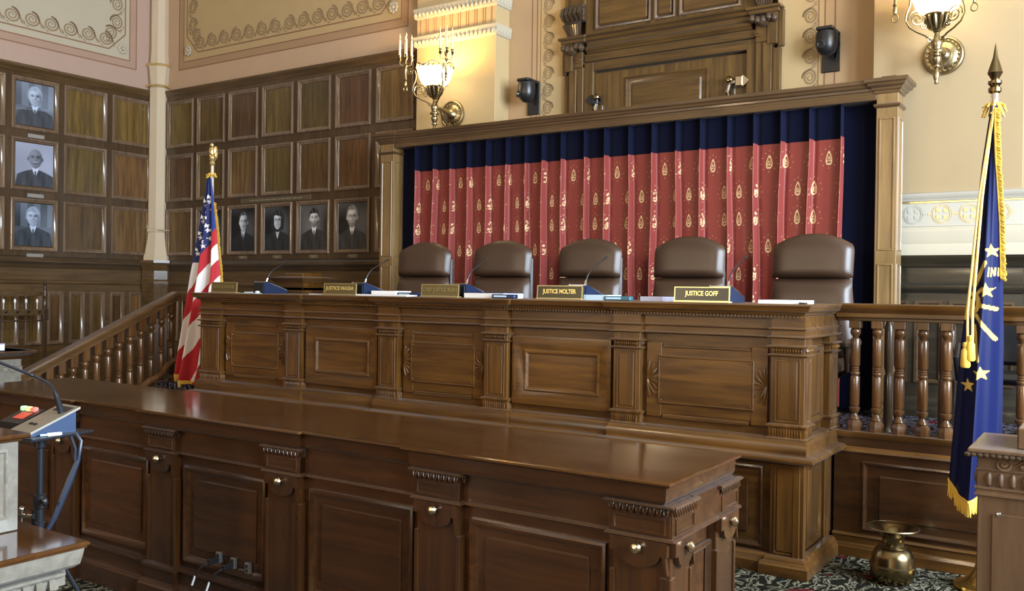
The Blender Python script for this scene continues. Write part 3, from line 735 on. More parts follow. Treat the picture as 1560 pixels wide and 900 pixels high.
# top slab as one polygon following the breaks
poly = [(x, y) for x, y in PC]
mb.add([(x, y, 1.0) for x, y in poly], [tuple(range(len(poly)))])
obj('worktop', mb, wood_top, ctr)
mb = MB(); mb.sweep(PC, [(-.05, .985), (-.002, .984), (-.010, .978), (-.012, .935), (-.018, .922), (-.028, .914), (-.05, .910)]); obj('fascia', mb, wood_counter_h, ctr)
P2 = step_path([(x-.118, x+.118) for x in reversed(cpx)], CX0, CX1, CF+.03, CF, CB)
mb = MB(); mb.sweep(P2, [(-.03, .915), (.0, .912), (0, .80), (.010, .798), (.014, .790), (.002, .784), (-.03, .782)]); obj('frieze', mb, wood_counter_h, ctr)
mb = MB(); mb.sweep(P2, [(-.03, .215), (.004, .213), (.016, .205), (.018, .192), (.006, .186), (.004, .125), (.018, .118), (.024, .105), (.03, .10), (.03, .001), (-.03, .001)]); obj('plinth', mb, wood_counter_h, ctr)
def counter_pilaster(w=.236):
    h = w/2; out = []
    a = MB(); a.box(-h+.01, h-.01, .012, .05, .20, .80, .003); a.box(-h, -h+.022, .004, .05, .20, .66, .003); a.box(h-.022, h, .004, .05, .20, .66, .003); out.append(('pilaster', a, wood_counter_v))
    a = MB(); a.sweep([(-h, .045), (-h, 0), (h, 0), (h, .045)], [(0, .915), (.016, .913), (.020, .907), (.012, .900), (0, .898)])
    n = 9
    for i in range(n):
        x = -h+w*(i+.5)/n; a.tube([(x-.009, -.008, .899), (x-.007, -.012, .885), (x, -.010, .877), (x+.007, -.012, .885), (x+.009, -.008, .899)], .0035, 5); a.ball((x, -.006, .89), (.004, .006, .010), 6, 4)
    for i in range(2):
        y = .012+.022*i; a.tube([(h+.008, y-.009, .899), (h+.012, y, .877), (h+.008, y+.009, .899)], .0035, 5)
    out.append(('tongue_capital', a, wood_counter_v))
    a = MB(); a.box(-h, h, -.002, .045, .802, .875, .002); a.ring(-h+.016, h-.016, .808, .868, -.002, [(0, 0), (.002, .006), (.008, .006), (.012, -.001)]); out.append(('block', a, wood_counter_h))
    a = MB(); pts = [(-h+.008, .785), (-h+.008, .735), (-h+.035, .735)]
    for i in range(13):
        t = PI*i/12; pts.append((-.082*math.cos(t), .745-.055-.0*i if False else .742-.055*math.sin(t)))
    pts += [(h-.035, .735), (h-.008, .735), (h-.008, .785)]
    a.prism(pts, -.010, .014); a.prism([(h-.03, .735), (h-.014, .672), (h-.008, .672), (h-.016, .735)], -.006, .014); out.append(('apron', a, wood_counter_v))
    a = MB(); a.lathe([(.010, 0), (.012, .006), (.019, .012), (.021, .018), (.016, .028), (.006, .033), (0, .034)], 0, 0, 14, mat=Matrix.Translation((0, -.010, .757)) @ Matrix.Rotation(PI/2, 4, 'X')); out.append(('knob', a, mat('worn_brass_knob', (.62, .50, .34), .22, metal=1)))
    return [(nm, mesh_of(nm, a, m)) for nm, a, m in out]
cpm = counter_pilaster()
def put_cp(x, y, rz=0, sx=1):
    f0 = None
    for nm, me in cpm:
        if f0 is None:
            f0 = lobj(nm, me, None, ctr, (x-ctr.location.x, y-ctr.location.y, 0), (0, 0, rz)); f0.scale = (sx, 1, 1)
        else: lobj(nm, me, None, f0)
for x in cpx: put_cp(x, CF)
for X, rz in ((CX1, PI/2), (CX0, -PI/2)):
    for y, s in ((CF+.10, .80), (CB-.115, .85)): put_cp(X, y, rz, s)
    mb = MB(); mb.ring(-.10, .10, .24, .70, 0, [(0, 0), (0, .014), (.010, .018), (.022, .004), (.03, 0)]); lobj('end_panel', mb, wood_counter_v, ctr, (X-(.045 if rz > 0 else -.045)-ctr.location.x, 3.245-ctr.location.y, 0), (0, 0, rz))
cp = MB(); cp.ring(-.305, .305, .245, .735, 0, [(0, 0), (0, .016), (.010, .020), (.020, .016), (.032, .004), (.036, 0)])
cpf = MB(); cpf.box(-.235, .235, -.010, .004, .322, .672, .007)
cpm_r, cpm_f = mesh_of('panel_moulding', cp, wood_counter_h), mesh_of('panel_field', cpf, wood_counter_h)
panels_c = []
for k in range(5):
    p = lobj('panel_field', cpm_f, None, ctr, ((cpx[k]+cpx[k+1])/2-ctr.location.x, CF+.045-ctr.location.y, 0)); panels_c.append(p)
    lobj('panel_moulding', cpm_r, None, p)
# electrical outlets on the counter front
for i, (x, z) in enumerate(((-3.672, .315), (-3.565, .305), (-3.46, .30))):
    o = thing('wall_outlet', ['leftmost of three small outlets low on the counter front, with a black plug', 'middle of three small outlets low on the counter front, with a black plug', 'rightmost of three small outlets low on the counter front, nothing plugged in'][i], 'outlet', (x, CF+.03, z), group='outlets on the counter front')
    mb = MB(); mb.box(-.016, .016, -.010, .010, -.026, .026, .002); lobj('cover_plate', mb, mat('steel_plate', (.35, .34, .33), .3, metal=.8), o)
    mb = MB()
    for zz in (.010, -.012): mb.box(-.007, .007, -.012, -.009, zz-.006, zz+.006, .001)
    lobj('socket', mb, black, o)
    if i < 2:
        pc = thing('power_cord', ['black power cord hanging from the leftmost counter outlet', 'black power cord hanging from the middle counter outlet'][i], 'cord', (x, CF-.0, z))
        mb = MB(); mb.box(-.012, .012, -.035, .017, -.022, .004, .003); lobj('plug', mb, black, pc)
        mb = MB(); mb.tube([(0, -.03, -.012), (-.015, -.07, -.03), (-.05, -.085, -.10), (-.075, -.09, -.20), (-.08, -.10, -.285), (-.07, -.16, -z+.006), (.02, -.26, -z+.006)], .004, 6); lobj('cable', mb, black, pc)
        mb = MB(); mb.tube([(-.038, -.0815, -.072), (-.055, -.0855, -.118)], .0052, 6); lobj('white_sleeve', mb, white_gloss, pc)
b = MB(); b.box(-.06, .06, -.05, .05, 0, .06, .006); b.box(-.05, .05, -.056, -.05, .012, .05, .002)
o = obj('junction_box', b, black, None, (-3.52, 2.74, 0)); tag(o, 'small black box on the floor below the counter outlets', 'box')

# ------------------------------------------------------------------ balustrades
def baluster_profile(h):
    return [(.030, .075), (.034, .085), (.028, .10), (.020, .115), (.019, .125), (.026, .135), (.034, .155), (.034, .168), (.022, .175), (.028, .182), (.030, .19), (.030, .385), (.027, .395), (.020, .40),
            (.028, .41), (.030, .418), (.028, .425), (.022, .43), (.027, .438), (.022, .446), (.027, .454), (.020, .462), (.028, .472), (.030, .48), (.030, .66), (.028, .668), (.019, .675), (.019, .685), (.028, .698), (.033, .715), (.030, .735), (.021, .75), (.028, .755)]
bal = MB(); bal.lathe([(r, z*.985) for r, z in baluster_profile(1)], 0, 0, 14)
bal.box(-.034, .034, -.034, .034, .735, .79, .003); bal.lathe([(.044, .0), (.046, .055), (.030, .078)], 0, 0, 8)
bal_me = mesh_of('baluster', bal, wood_baluster)
rb = thing('balustrade', 'turned oak balustrade on a panelled base, right of the bench', 'balustrade', (-.2, 6.02, 0))
RX0, RX1 = -1.515, 1.6
mb = MB(); mb.box(RX0, RX1, 5.97, 6.075, .0, .76, .003); obj('base_wall', mb, wood_counter_h, rb)  # base and panels take a darker oak to hold the shade here
mb = MB(); mb.sweep([(RX0, 5.97), (RX1, 5.97)], [(0, .745), (.012, .748), (.02, .765), (.02, .785), (-.10, .785)]); obj('bottom_rail', mb, wood_bench_h, rb)
mb = MB(); mb.sweep([(RX0, 5.97), (RX1, 5.97)], [(0, .69), (.008, .688), (.024, .676), (.026, .66), (.012, .648), (0, .64)]); obj('base_moulding', mb, wood_bench_h, rb)
mb = MB(); mb.sweep([(RX0, 5.97), (RX1, 5.97)], [(0, .145), (.008, .143), (.016, .13), (.004, .12), (.004, .085), (.016, .08), (.022, .06), (.026, .058), (.026, .001), (0, .001)]); obj('skirting', mb, wood_bench_h, rb)
for a, c in ((-1.34, -.30), (-.20, .85)):
    mb = MB(); mb.ring(a, c, .17, .60, 5.97, [(0, 0), (0, .012), (.010, .016), (.022, .004), (.03, 0)]); mb.box(a+.10, c-.10, 5.958, 5.972, .25, .52, .006); obj('panel', mb, wood_counter_h, rb)
mb = MB(); mb.sweep([(RX0-.01, 6.085), (RX0-.01, 5.955), (RX1, 5.955), (RX1, 6.085)], [(-.05, 1.588), (.010, 1.588), (.020, 1.580), (.018, 1.562), (.006, 1.548), (0, 1.535), (-.012, 1.515), (-.016, 1.50), (-.05, 1.50)]); mb.box(RX0, RX1, 5.96, 6.08, 1.50, 1.587, .004); obj('handrail', mb, wood_bench_h, rb)
mb = MB(); mb.box(RX0, RX1, 6.0, 6.04, 1.478, 1.505, .004); obj('top_fillet', mb, wood_bench_h, rb)
for k in range(20):
    x = -1.405+.1325*k
    if x < RX1-.05:
        lobj('baluster', bal_me, None, rb, (x-rb.location.x, 6.02-rb.location.y, .785)).scale = (1, 1, .88)
# stair and its balustrade left of the bench
st = MB()
for i in range(3):
    st.box(-7.99, -7.0, 5.6-.37*(3-i), 6.075, .001 if i == 0 else .17*i, .17*(i+1), .004)
st.box(-7.99, -7.0, 5.6, 6.079, .51, .68, .004)
struct('stairs', st, carpet_blue, 'three carpeted steps up to the raised floor at the near end of the bench', 'stairs')
sb = thing('stair_balustrade', 'sloping stair handrail with turned oak balusters left of the striped flag', 'balustrade', (-8.05, 5.1, 0))
SL = .46
def zr(y): return 1.576-SL*(5.83-y)
mb = MB()
hp = [(.050, -.095), (.050, -.06), (.060, -.045), (.066, -.02), (.060, -.002), (.045, .004), (-.045, .004), (-.060, -.002), (-.066, -.02), (-.060, -.045), (-.050, -.06), (-.050, -.095)]
pts = [(-8.05, 6.3, 1.576), (-8.05, 5.83, 1.576), (-8.05, 4.30, zr(4.30)), (-8.05, 4.22, zr(4.27)), (-8.32, 4.05, zr(4.25)), (-9.2, 4.05, zr(4.25))]
vs = []; n = len(hp)
for i, p in enumerate(pts):
    a = Vector(pts[min(i+1, len(pts)-1)])-Vector(pts[max(i-1, 0)]); a.z = 0; a.normalize(); s = Vector((-a.y, a.x, 0))
    for u, z in hp: vs.append(Vector(p)+s*u+Vector((0, 0, z)))
fs = [(i*n+q, (i+1)*n+q, (i+1)*n+(q+1) % n, i*n+(q+1) % n) for i in range(len(pts)-1) for q in range(n)]
fs += [tuple(range(n)), tuple(reversed(range((len(pts)-1)*n, len(pts)*n)))]
mb.add(vs, fs); obj('handrail', mb, wood_rail, sb)
sbm = MB(); sbm.lathe([(r, z-.79) for r, z in [(r, z*.985) for r, z in baluster_profile(1)]], 0, 0, 14); sbm.box(-.034, .034, -.034, .034, -.05, .07, .003); sbm.lathe([(.044, -.80), (.044, -.735), (.030, -.712)], 0, 0, 8)
sbme = mesh_of('stair_baluster', sbm, wood_baluster)
for k in range(14):
    y = 5.80-.1165*k
    if y > 4.3: lobj('baluster', sbme, None, sb, (0, y-5.1, zr(y)-.155))
mb = MB(); y0, y1 = 4.2, 6.0
mb.add([(x, y, z) for x in (-8.10, -8.00) for y, z in ((y0, 0), (y1, 0), (y1, zr(y1)-.88), (y0, max(.02, zr(y0)-.90)))], [(3, 2, 1, 0), (4, 5, 6, 7), (0, 1, 5, 4), (1, 2, 6, 5), (2, 3, 7, 6), (3, 0, 4, 7)]); obj('stringer', mb, wood_bench_h, sb)
mb = MB(); mb.box(-9.2, -8.0, 4.0, 4.1, 0, .80, .004); obj('low_wall', mb, wood_bench_h, sb)
mb = MB(); mb.box(-8.12, -7.98, 5.98, 6.14, .0, 1.48, .005); obj('newel_post', mb, wood_bench_v, sb)
# small balusters of stringer scrolls
mb = MB(); mb.tube([(-7.985, 5.35, .60), (-7.97, 5.50, .70), (-7.97, 5.62, .74), (-7.97, 5.70, .84), (-7.97, 5.82, .90)], .03, 8); obj('scroll_cresting', mb, wood_baluster, sb)

# ------------------------------------------------------------------ curtained canopy behind the chairs
can = thing('canopy_frame', 'tall oak screen frame with two capped pillars holding the curtains behind the chairs', 'screen', (-4.1, 7.6, DZ))
for a, c, nm in ((-1.622, -1.462, 'r'), (-6.775, -6.585, 'l')):
    m_ = (a+c)/2
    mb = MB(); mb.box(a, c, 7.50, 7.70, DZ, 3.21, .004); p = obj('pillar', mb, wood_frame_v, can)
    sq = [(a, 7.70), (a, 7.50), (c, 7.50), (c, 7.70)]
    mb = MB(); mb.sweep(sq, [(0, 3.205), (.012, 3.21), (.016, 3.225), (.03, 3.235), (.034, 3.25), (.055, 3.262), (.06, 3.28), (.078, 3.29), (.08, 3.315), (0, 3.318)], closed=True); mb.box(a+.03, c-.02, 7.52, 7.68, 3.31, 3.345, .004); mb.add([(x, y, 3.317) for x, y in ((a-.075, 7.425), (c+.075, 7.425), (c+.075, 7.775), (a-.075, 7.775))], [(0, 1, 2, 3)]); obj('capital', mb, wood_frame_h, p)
    mb = MB(); mb.sweep(sq, [(0, 3.095), (.010, 3.10), (.018, 3.112), (.016, 3.124), (0, 3.13)], closed=True); obj('neck_moulding', mb, wood_frame_h, p)
    for z0, z1 in ((1.985, 3.02), (.80, 1.885)):
        mb = MB(); mb.ring(a+.02, c-.02, z0, z1, 7.50, [(0, 0), (.004, .006), (.012, .006), (.018, -.002)]); obj('shaft_panel', mb, wood_frame_v, p)
    for z0, z1 in ((1.985, 3.02), (.80, 1.885)):
        mb = MB(); mb.ring(-.08, .08, z0, z1, 0, [(0, 0), (.004, .006), (.012, .006), (.018, -.002)]); q = lobj('shaft_panel', mb, wood_frame_v, p, (c-can.location.x, 7.60-can.location.y, -DZ), (0, 0, PI/2))
mb = MB(); mb.sweep([(-6.585, 7.50), (-1.622, 7.50)], [(0, 3.205), (.004, 3.205), (.008, 3.225), (.018, 3.232), (.02, 3.248), (.035, 3.258), (.04, 3.275), (.055, 3.285), (.06, 3.312), (-.2, 3.314)]); mb.box(-6.585, -1.622, 7.50, 7.70, 3.16, 3.25, .003); obj('cornice_beam', mb, wood_frame_h, can)
nv_ = MB(); nv_.grid(lambda u, v: (-6.582+4.957*u, 7.655+.012*math.sin(u*140)+.006*math.sin(u*51+1), .72+2.44*v), 240, 6)
nc = obj('backdrop_curtain', nv_, navy); tag(nc, 'plain dark navy velvet backdrop hung between the oak pillars', 'curtain')
# pleated red curtain: fabric coordinates are measured along the folds
pl_x = [-6.316, -6.065, -5.846, -5.616, -5.376, -5.142, -4.915, -4.71, -4.502, -4.249, -4.026, -3.781, -3.545, -3.316, -3.088, -2.843, -2.612, -2.378, -2.146, -1.896]
rnd = random.Random(3)
pl_a = [rnd.uniform(.05, .07) for _ in pl_x]; pl_s = [rnd.uniform(-.03, .03) for _ in pl_x]; pl_w = [rnd.uniform(.006, .009) for _ in pl_x]
cx0, cx1 = pl_x[0]-.012, pl_x[-1]+.012
XS = np.linspace(cx0, cx1, 1150)
def fold(z):
    t = max(0.0, (2.9-z)/2.2); y = np.full_like(XS, 7.585); 
    for i, px_ in enumerate(pl_x):
        c = px_+pl_s[i]*t*1.4; w = pl_w[i]*(1+1.6*t)+.006*t; a = pl_a[i]*(1+.25*t)
        y -= a*np.exp(-((XS-c)/w)**2)
        if i+1 < len(pl_x):
            g = pl_x[i+1]-px_; m = c+g*(.52+.2*pl_s[i]*10*t); y -= .020*t*np.exp(-((XS-m)/(.05))**2)*(1 if i % 2 else .3); y += .012*np.exp(-((XS-(c+.03))/.02)**2)
    return y
y_mid = fold(2.2); ds = np.hypot(np.gradient(XS), np.gradient(y_mid)); SF = np.cumsum(ds); SF -= SF[0]
LF = .345; sk = np.interp(pl_x, XS, SF); SF = np.interp(SF, sk, LF*np.arange(len(sk)))+np.minimum(0, SF-sk[0])+np.maximum(0, SF-sk[-1])
ZS = np.linspace(.74, 2.905, 330)
V = np.zeros((len(ZS), len(XS), 3))
for j, z in enumerate(ZS):
    V[j, :, 0] = XS+.004*np.sin(z*5+XS*3); V[j, :, 1] = fold(z); V[j, :, 2] = z+.006*(XS*0)
SS, ZZ = np.meshgrid(SF, ZS)
def motif(dx, dz):
    """teardrop outline with a little figure inside and dots round it; returns gilt coverage 0..1"""
    h, w = .058, .031
    def drop(dx, dz, k):
        t = np.clip((dz+h*k)/(2*h*k), 0, 1); prof = w*k*np.sqrt(np.clip(t, 0, 1))*1.55*np.sqrt(np.clip(1-t, 0, 1))*(1.12-.75*t)+.0006
        inside = (np.abs(dz) < h*k) & (np.abs(dx) < prof*1.25); return inside
    a = drop(dx, dz+.004, 1.0) & ~drop(dx, dz+.006, .72)
    b = (np.hypot(dx-.0085, dz+.026) < .0085) | (np.hypot(dx+.0085, dz+.026) < .0085)
    b &= ~((np.hypot(dx-.0085, dz+.026) < .0035) | (np.hypot(dx+.0085, dz+.026) < .0035))
    c = (np.abs(dx) < .0125*(1-(dz+.012)/.036)) & (dz > -.012) & (dz < .016) & (np.abs(dx) > .003)
    d = np.zeros_like(a)
    for ax, az in ((-.055, .03), (.055, .03), (-.065, -.02), (.065, -.02), (-.045, -.06), (.045, -.06), (0, -.085), (0, .088), (-.03, .07), (.03, .07)):
        d |= np.hypot(dx-ax, dz-az) < .0042
    return np.where(a | b | c, 1.0, np.where(d, .55, 0.0))
G = np.zeros_like(SS); PER = LF*2/3
rows = [(2.75, 0), (2.515, .5), (2.28, .5), (2.045, 0), (1.81, .5), (1.575, .5), (1.34, 0), (1.105, .5)]
for zc, off in rows:
    dz = ZZ-zc; sel = np.abs(dz) < .1
    dx = (SS-LF*.5-off*PER+PER/2) % PER-PER/2
    G = np.where(sel, np.maximum(G, motif(dx, dz)), G)
red = np.array((.215, .026, .018)); gold = np.array((.70, .50, .26))
C = red[None, None]*(1-G[..., None])+gold[None, None]*G[..., None]
ny, nx = SS.shape
idx = np.arange(ny*nx).reshape(ny, nx)
F = np.stack([idx[:-1, :-1], idx[:-1, 1:], idx[1:, 1:], idx[1:, :-1]], -1).reshape(-1, 4)
def np_mesh(name, V, F, m, parent=None, cols=None, smooth=True):
    pl_ = root_loc(parent); V = V.reshape(-1, 3)-np.array(pl_)
    me = bpy.data.meshes.new(name); me.vertices.add(len(V)); me.vertices.foreach_set('co', V.astype(np.float32).ravel())
    me.loops.add(F.size); me.loops.foreach_set('vertex_index', F.astype(np.int32).ravel())
    me.polygons.add(len(F)); me.polygons.foreach_set('loop_start', np.arange(0, F.size, F.shape[1], dtype=np.int32))
    me.polygons.foreach_set('loop_total', np.full(len(F), F.shape[1], np.int32))
    me.polygons.foreach_set('use_smooth', np.full(len(F), smooth)); me.materials.append(m); me.update(); me.validate()
    o = bpy.data.objects.new(name, me); COL.objects.link(o)
    if parent: o.parent = parent
    if cols is not None: paint(o, cols.reshape(-1, 3))
    return o
rc = thing('pleated_curtain', 'pleated red curtain with gold teardrop motifs and a navy heading, behind the chairs', 'curtain', ((cx0+cx1)/2, 7.585, DZ))
red_cloth = printed('red_brocade', .52, sheen=.2, spec=.45)
np_mesh('brocade_cloth', V, F, red_cloth, rc, C)
Z2 = np.linspace(2.895, 3.20, 14); V2 = np.zeros((len(Z2), len(XS), 3))
for j, z in enumerate(Z2):
    V2[j, :, 0] = XS; V2[j, :, 1] = fold(z)-.003; V2[j, :, 2] = z
i2 = np.arange(V2.shape[0]*V2.shape[1]).reshape(V2.shape[:2])
F2 = np.stack([i2[:-1, :-1], i2[:-1, 1:], i2[1:, 1:], i2[1:, :-1]], -1).reshape(-1, 4)
np_mesh('navy_heading', V2, F2, navy, rc)
# ------------------------------------------------------------------ judges' chairs
def pillow(mb, w0, w1, z0, z1, arch, yc, t, tilt=0.0, nu=22, nv=16, sq=5, round_=.06):
    for sgn in (-1, 1):
        def fn(u, v):
            uu, vv = 2*u-1, 2*v-1
            w = w0+(w1-w0)*v
            # rounded upper corners
            cut = 1-round_*max(0, vv)**6 if arch else 1
            x = uu*w*cut
            z = z0+(z1-z0)*v+arch*v**2*(1-abs(uu)**2.2)
            e = (max(0, 1-abs(uu)**sq)*max(0, 1-abs(vv)**sq))**.5
            y = yc+tilt*(z-z0)+sgn*t*e
            return (x, y, z)
        b = len(mb.f); mb.grid(fn, nu, nv)
        if sgn > 0: mb.f[b:] = [tuple(reversed(f)) for f in mb.f[b:]]
CHG = 'judges chairs behind the bench'
def make_chair():
    t = thing('leather_chair', 'x', 'chair', group=CHG)
    a = MB(); pillow(a, .295, .30, 1.075, 1.315, .08, .0, .075, .10); lobj('headrest', a, leather, t, smooth=60)
    a = MB(); pillow(a, .345, .285, .50, 1.07, 0, -.03, .085, .06); lobj('backrest', a, leather, t, smooth=60)
    a = MB(); a.box(-.27, .27, .07, .105, .52, 1.25, .015); lobj('back_shell', a, black, t)
    a = MB(); a.box(-.29, .29, -.49, -.0, .40, .52, .04); lobj('seat', a, leather, t)
    for s in (-1, 1):
        a = MB(); a.box(s*.30, s*.37, -.42, -.02, .60, .66, .02); a.tube([(s*.335, -.34, .62), (s*.335, -.30, .45), (s*.25, -.25, .40)], .018, 8); lobj('armrest', a, leather, t)
    a = MB(); a.lathe([(.03, .09), (.03, .40)], 0, -.25, 12); lobj('gas_column', a, black_metal, t)
    a = MB()
    for k in range(5):
        an = 2*PI*k/5+.3; a.tube([(0, -.25, .11), (.29*math.cos(an), -.25+.29*math.sin(an), .075)], [.03, .018], 8)
        a.ball((.29*math.cos(an), -.25+.29*math.sin(an), .032), .032, 10, 6)
    lobj('star_base', a, black_metal, t)
    return t
ch0 = make_chair()
ch_lab = ['brown leather high-backed chair nearest the far pillar of the canopy', 'brown leather high-backed chair second from the far canopy pillar, next to the Chief Justice nameplate', 'brown leather high-backed chair in the middle of the five behind the bench', 'brown leather high-backed chair behind the black nameplate with bright gold border', 'brown leather high-backed chair at the bench end by the big indigo flag']
for i, (x, y, s, rz) in enumerate(((-5.41, 6.60, 1.0, .03), (-4.53, 6.60, 1.0, .02), (-3.66, 6.60, .98, 0), (-2.79, 6.60, .98, -.02), (-1.855, 6.62, .97, .0))):
    c = ch0 if i == 0 else copy_tree(ch0)
    c.location = (x, y, DZ+.001); c.rotation_euler = (0, 0, rz); c.scale = (s, s, 1); c['label'] = ch_lab[i]

# ------------------------------------------------------------------ lettering
dg = None
def text_mesh(name, body, width, height, m, depth=.0015, bold=.026):
    cu = bpy.data.curves.new(name, 'FONT'); cu.body = body; cu.size = 1; cu.extrude = .01; cu.offset = bold; cu.resolution_u = 3
    o = bpy.data.objects.new(name, cu); COL.objects.link(o); bpy.context.view_layer.update()
    me = bpy.data.meshes.new_from_object(o.evaluated_get(bpy.context.evaluated_depsgraph_get()))
    bpy.data.objects.remove(o); bpy.data.curves.remove(cu)
    co = np.zeros(len(me.vertices)*3, np.float32); me.vertices.foreach_get('co', co); co = co.reshape(-1, 3)
    mn, mx = co.min(0), co.max(0)
    q = np.zeros_like(co); q[:, 0] = (co[:, 0]-(mn[0]+mx[0])/2)*width/(mx[0]-mn[0]); q[:, 2] = (co[:, 1]-(mn[1]+mx[1])/2)*height/(mx[1]-mn[1])
    q[:, 1] = np.where(co[:, 2] > 0, -depth, 0)
    me.vertices.foreach_set('co', q.ravel()); me.materials.clear(); me.materials.append(m); me.name = name; me.update()
    return me
BT = 1.582
gold_letter = mat('gold_letters', (.78, .62, .22), .35, metal=.5)
gold_dull = mat('dull_gold_letters', (.30, .235, .095), .4, metal=.4)
plate_reflect = mat('gold_reflection_plate', (.165, .125, .05), .38, metal=.45)  # dark bronze with a gold reflection put into its colour
plate_dark = mat('dark_bronze_plate', (.05, .045, .02), .35, metal=.3)
plate_edge = mat('gold_edge', (.45, .36, .17), .35, metal=.6)
plates = [(-6.90, -6.555, 'JUSTICE SLAUGHTER', plate_reflect, gold_dull, .84, 'bronze nameplate with painted gold reflection beside the striped flag, its lettering hard to read'),
          (-5.47, -5.112, 'JUSTICE MASSA', plate_reflect, gold_letter, .88, 'bronze nameplate with painted gold reflection and light letters, second from the striped flag'),
          (-4.435, -4.082, 'CHIEF JUSTICE RUSH', plate_reflect, gold_dull, .92, 'bronze nameplate with painted gold reflection lettered CHIEF JUSTICE, in the middle of the bench'),
          (-3.395, -3.035, 'JUSTICE MOLTER', plate_dark, gold_letter, .74, 'olive bronze nameplate with gold letters, second from the big indigo flag'),
          (-2.366, -2.003, 'JUSTICE GOFF', mat('black_plate', (.018, .017, .010), .3), mat('bright_gold_letters', (.95, .80, .32), .35, metal=.2), .60, 'black nameplate with bright gold border and letters near the bench end')]
for i, (a, c, txt, pm, lm, fr, lab) in enumerate(plates):
    w = c-a; t = thing('nameplate', lab, 'nameplate', ((a+c)/2, 5.385, BT), group='nameplates along the bench')
    tilt = Matrix.Rotation(-.06, 4, 'X')
    mb = MB(); mb.box(-w/2, w/2, 0, .014, .006, .096, .002); lobj('face', mb, pm, t, rot=(-.06, 0, 0))
    em = plate_edge if i < 4 else lm
    mb = MB(); mb.ring(-w/2, w/2, .006, .096, 0, [(-.001, -.004), (-.001, .002), (.005, .002), (.005, 0)]); lobj('border', mb, em, t, rot=(-.06, 0, 0))
    mb = MB(); mb.box(-w/2-.003, w/2+.003, -.014, .04, 0, .008, .002); lobj('foot', mb, em, t)
    lobj('lettering', text_mesh('lettering', txt, w*fr, .040, lm), None, t, (0, -.0006, .052), (-.06, 0, 0), smooth=None)

# ------------------------------------------------------------------ conference microphones on the bench
blue_side = mat('blue_black_plastic', (.012, .022, .060), .3)
def make_mic():
    t = thing('desk_microphone', 'x', 'microphone', group='desk microphones on the bench')
    poly = [(-.0, 0), (.0, .095), (.02, .105), (.26, .03), (.27, .0)]
    mb = MB(); mb.prism([(-y, z) for y, z in poly][::-1], -.07, .07, mat=Matrix.Rotation(PI/2, 4, 'Z') @ Matrix.Scale(-1, 4, (1, 0, 0)) if False else Matrix(((0, 1, 0, 0), (-1, 0, 0, 0), (0, 0, 1, 0), (0, 0, 0, 1)))); lobj('console', mb, blue_side, t, smooth=None)
    mb = MB(); mb.box(-.06, .06, -.006, .002, .008, .088, .002); lobj('back_cover', mb, black, t)
    mb = MB()
    for x in (-.068, .068): mb.tube([(x, .002, .097), (x, .02, .107), (x, .26, .033)], .004, 6)
    mb.tube([(-.068, .006, .101), (.068, .006, .101)], .004, 6); lobj('silver_edge', mb, chrome, t)
    pts = [(.035, .05, .095), (.037, .062, .135), (.04, .08, .17), (.045, .11, .205), (.052, .16, .235), (.06, .21, .262), (.066, .25, .282)]
    mb = MB(); mb.tube(pts[:2], [.009, .007], 8); lobj('socket', mb, chrome, t)
    mb = MB(); mb.tube(pts[1:], [.005, .005, .005, .0045, .004, .004], 8); lobj('gooseneck', mb, black, t)
    mb = MB(); mb.tube([pts[-1], (.072, .285, .300), (.074, .295, .305)], [.006, .008, .004], 8); lobj('capsule', mb, black, t)
    return t
mic0 = make_mic()
mic_lab = ['black desk microphone on the bench beside the first nameplate by the striped flag', 'black desk microphone right behind the second nameplate from the striped flag', 'black desk microphone behind the Chief Justice nameplate', 'black desk microphone behind the olive bronze nameplate', 'black desk microphone behind the black nameplate with bright border']
for i, x in enumerate((-6.355, -5.175, -4.145, -3.125, -2.10)):
    m_ = mic0 if i == 0 else copy_tree(mic0)
    m_.location = (x, 5.47, BT); m_['label'] = mic_lab[i]

# ------------------------------------------------------------------ papers and small things on the bench
def slab(name, label, cat, x0, x1, y0, y1, h, m, group=None, z=BT, rz=0, pages=False):
    t = thing(name, label, cat, ((x0+x1)/2, (y0+y1)/2, z), rz, group)
    w, d = (x1-x0)/2, (y1-y0)/2
    mb = MB(); mb.box(-w, w, -d, d, 0, h*.86 if pages else h, .001); lobj('pages' if pages else 'body', mb, paper if pages else m, t)
    if pages: mb = MB(); mb.box(-w-.002, w+.002, -d-.002, d+.002, h*.86, h, .0008); lobj('cover', mb, m, t)
    return t
blue_paper = mat('pale_blue_paper', (.50, .66, .82), .6); teal = mat('teal_cover', (.03, .12, .16), .4); navy_box = mat('dark_blue_card', (.012, .025, .09), .35); violet = mat('violet_folder', (.16, .15, .42), .5)
lavender = mat('lavender_grey', (.40, .40, .52), .4)
slab('booklet', 'teal booklet between the first nameplate and its microphone', 'booklet', -6.54, -6.435, 5.46, 5.66, .016, teal, pages=True)
o = slab('paper_sheet', 'pale sheet in front of the first desk microphone by the striped flag', 'paper', -6.47, -6.28, 5.36, 5.44, .004, blue_paper)
b = MB(); b.ball((0, 0, .012), (.026, .018, .0119), 10, 6); o = obj('crumpled_tissue', b, paper, None, (-6.30, 5.405, BT)); tag(o, 'crumpled white tissue in front of the first desk microphone', 'tissue')
slab('folder', 'violet folder lying left of the second nameplate', 'folder', -5.70, -5.475, 5.44, 5.64, .010, violet, pages=True)
slab('paper_stack', 'thick white paper stack behind the second desk microphone, beside a blue case', 'papers', -5.05, -4.80, 5.50, 5.70, .040, paper)
slab('paper_sheet', 'flat white sheets lying under the thick paper stack and the blue case', 'papers', -5.09, -4.56, 5.36, 5.49, .012, paper)
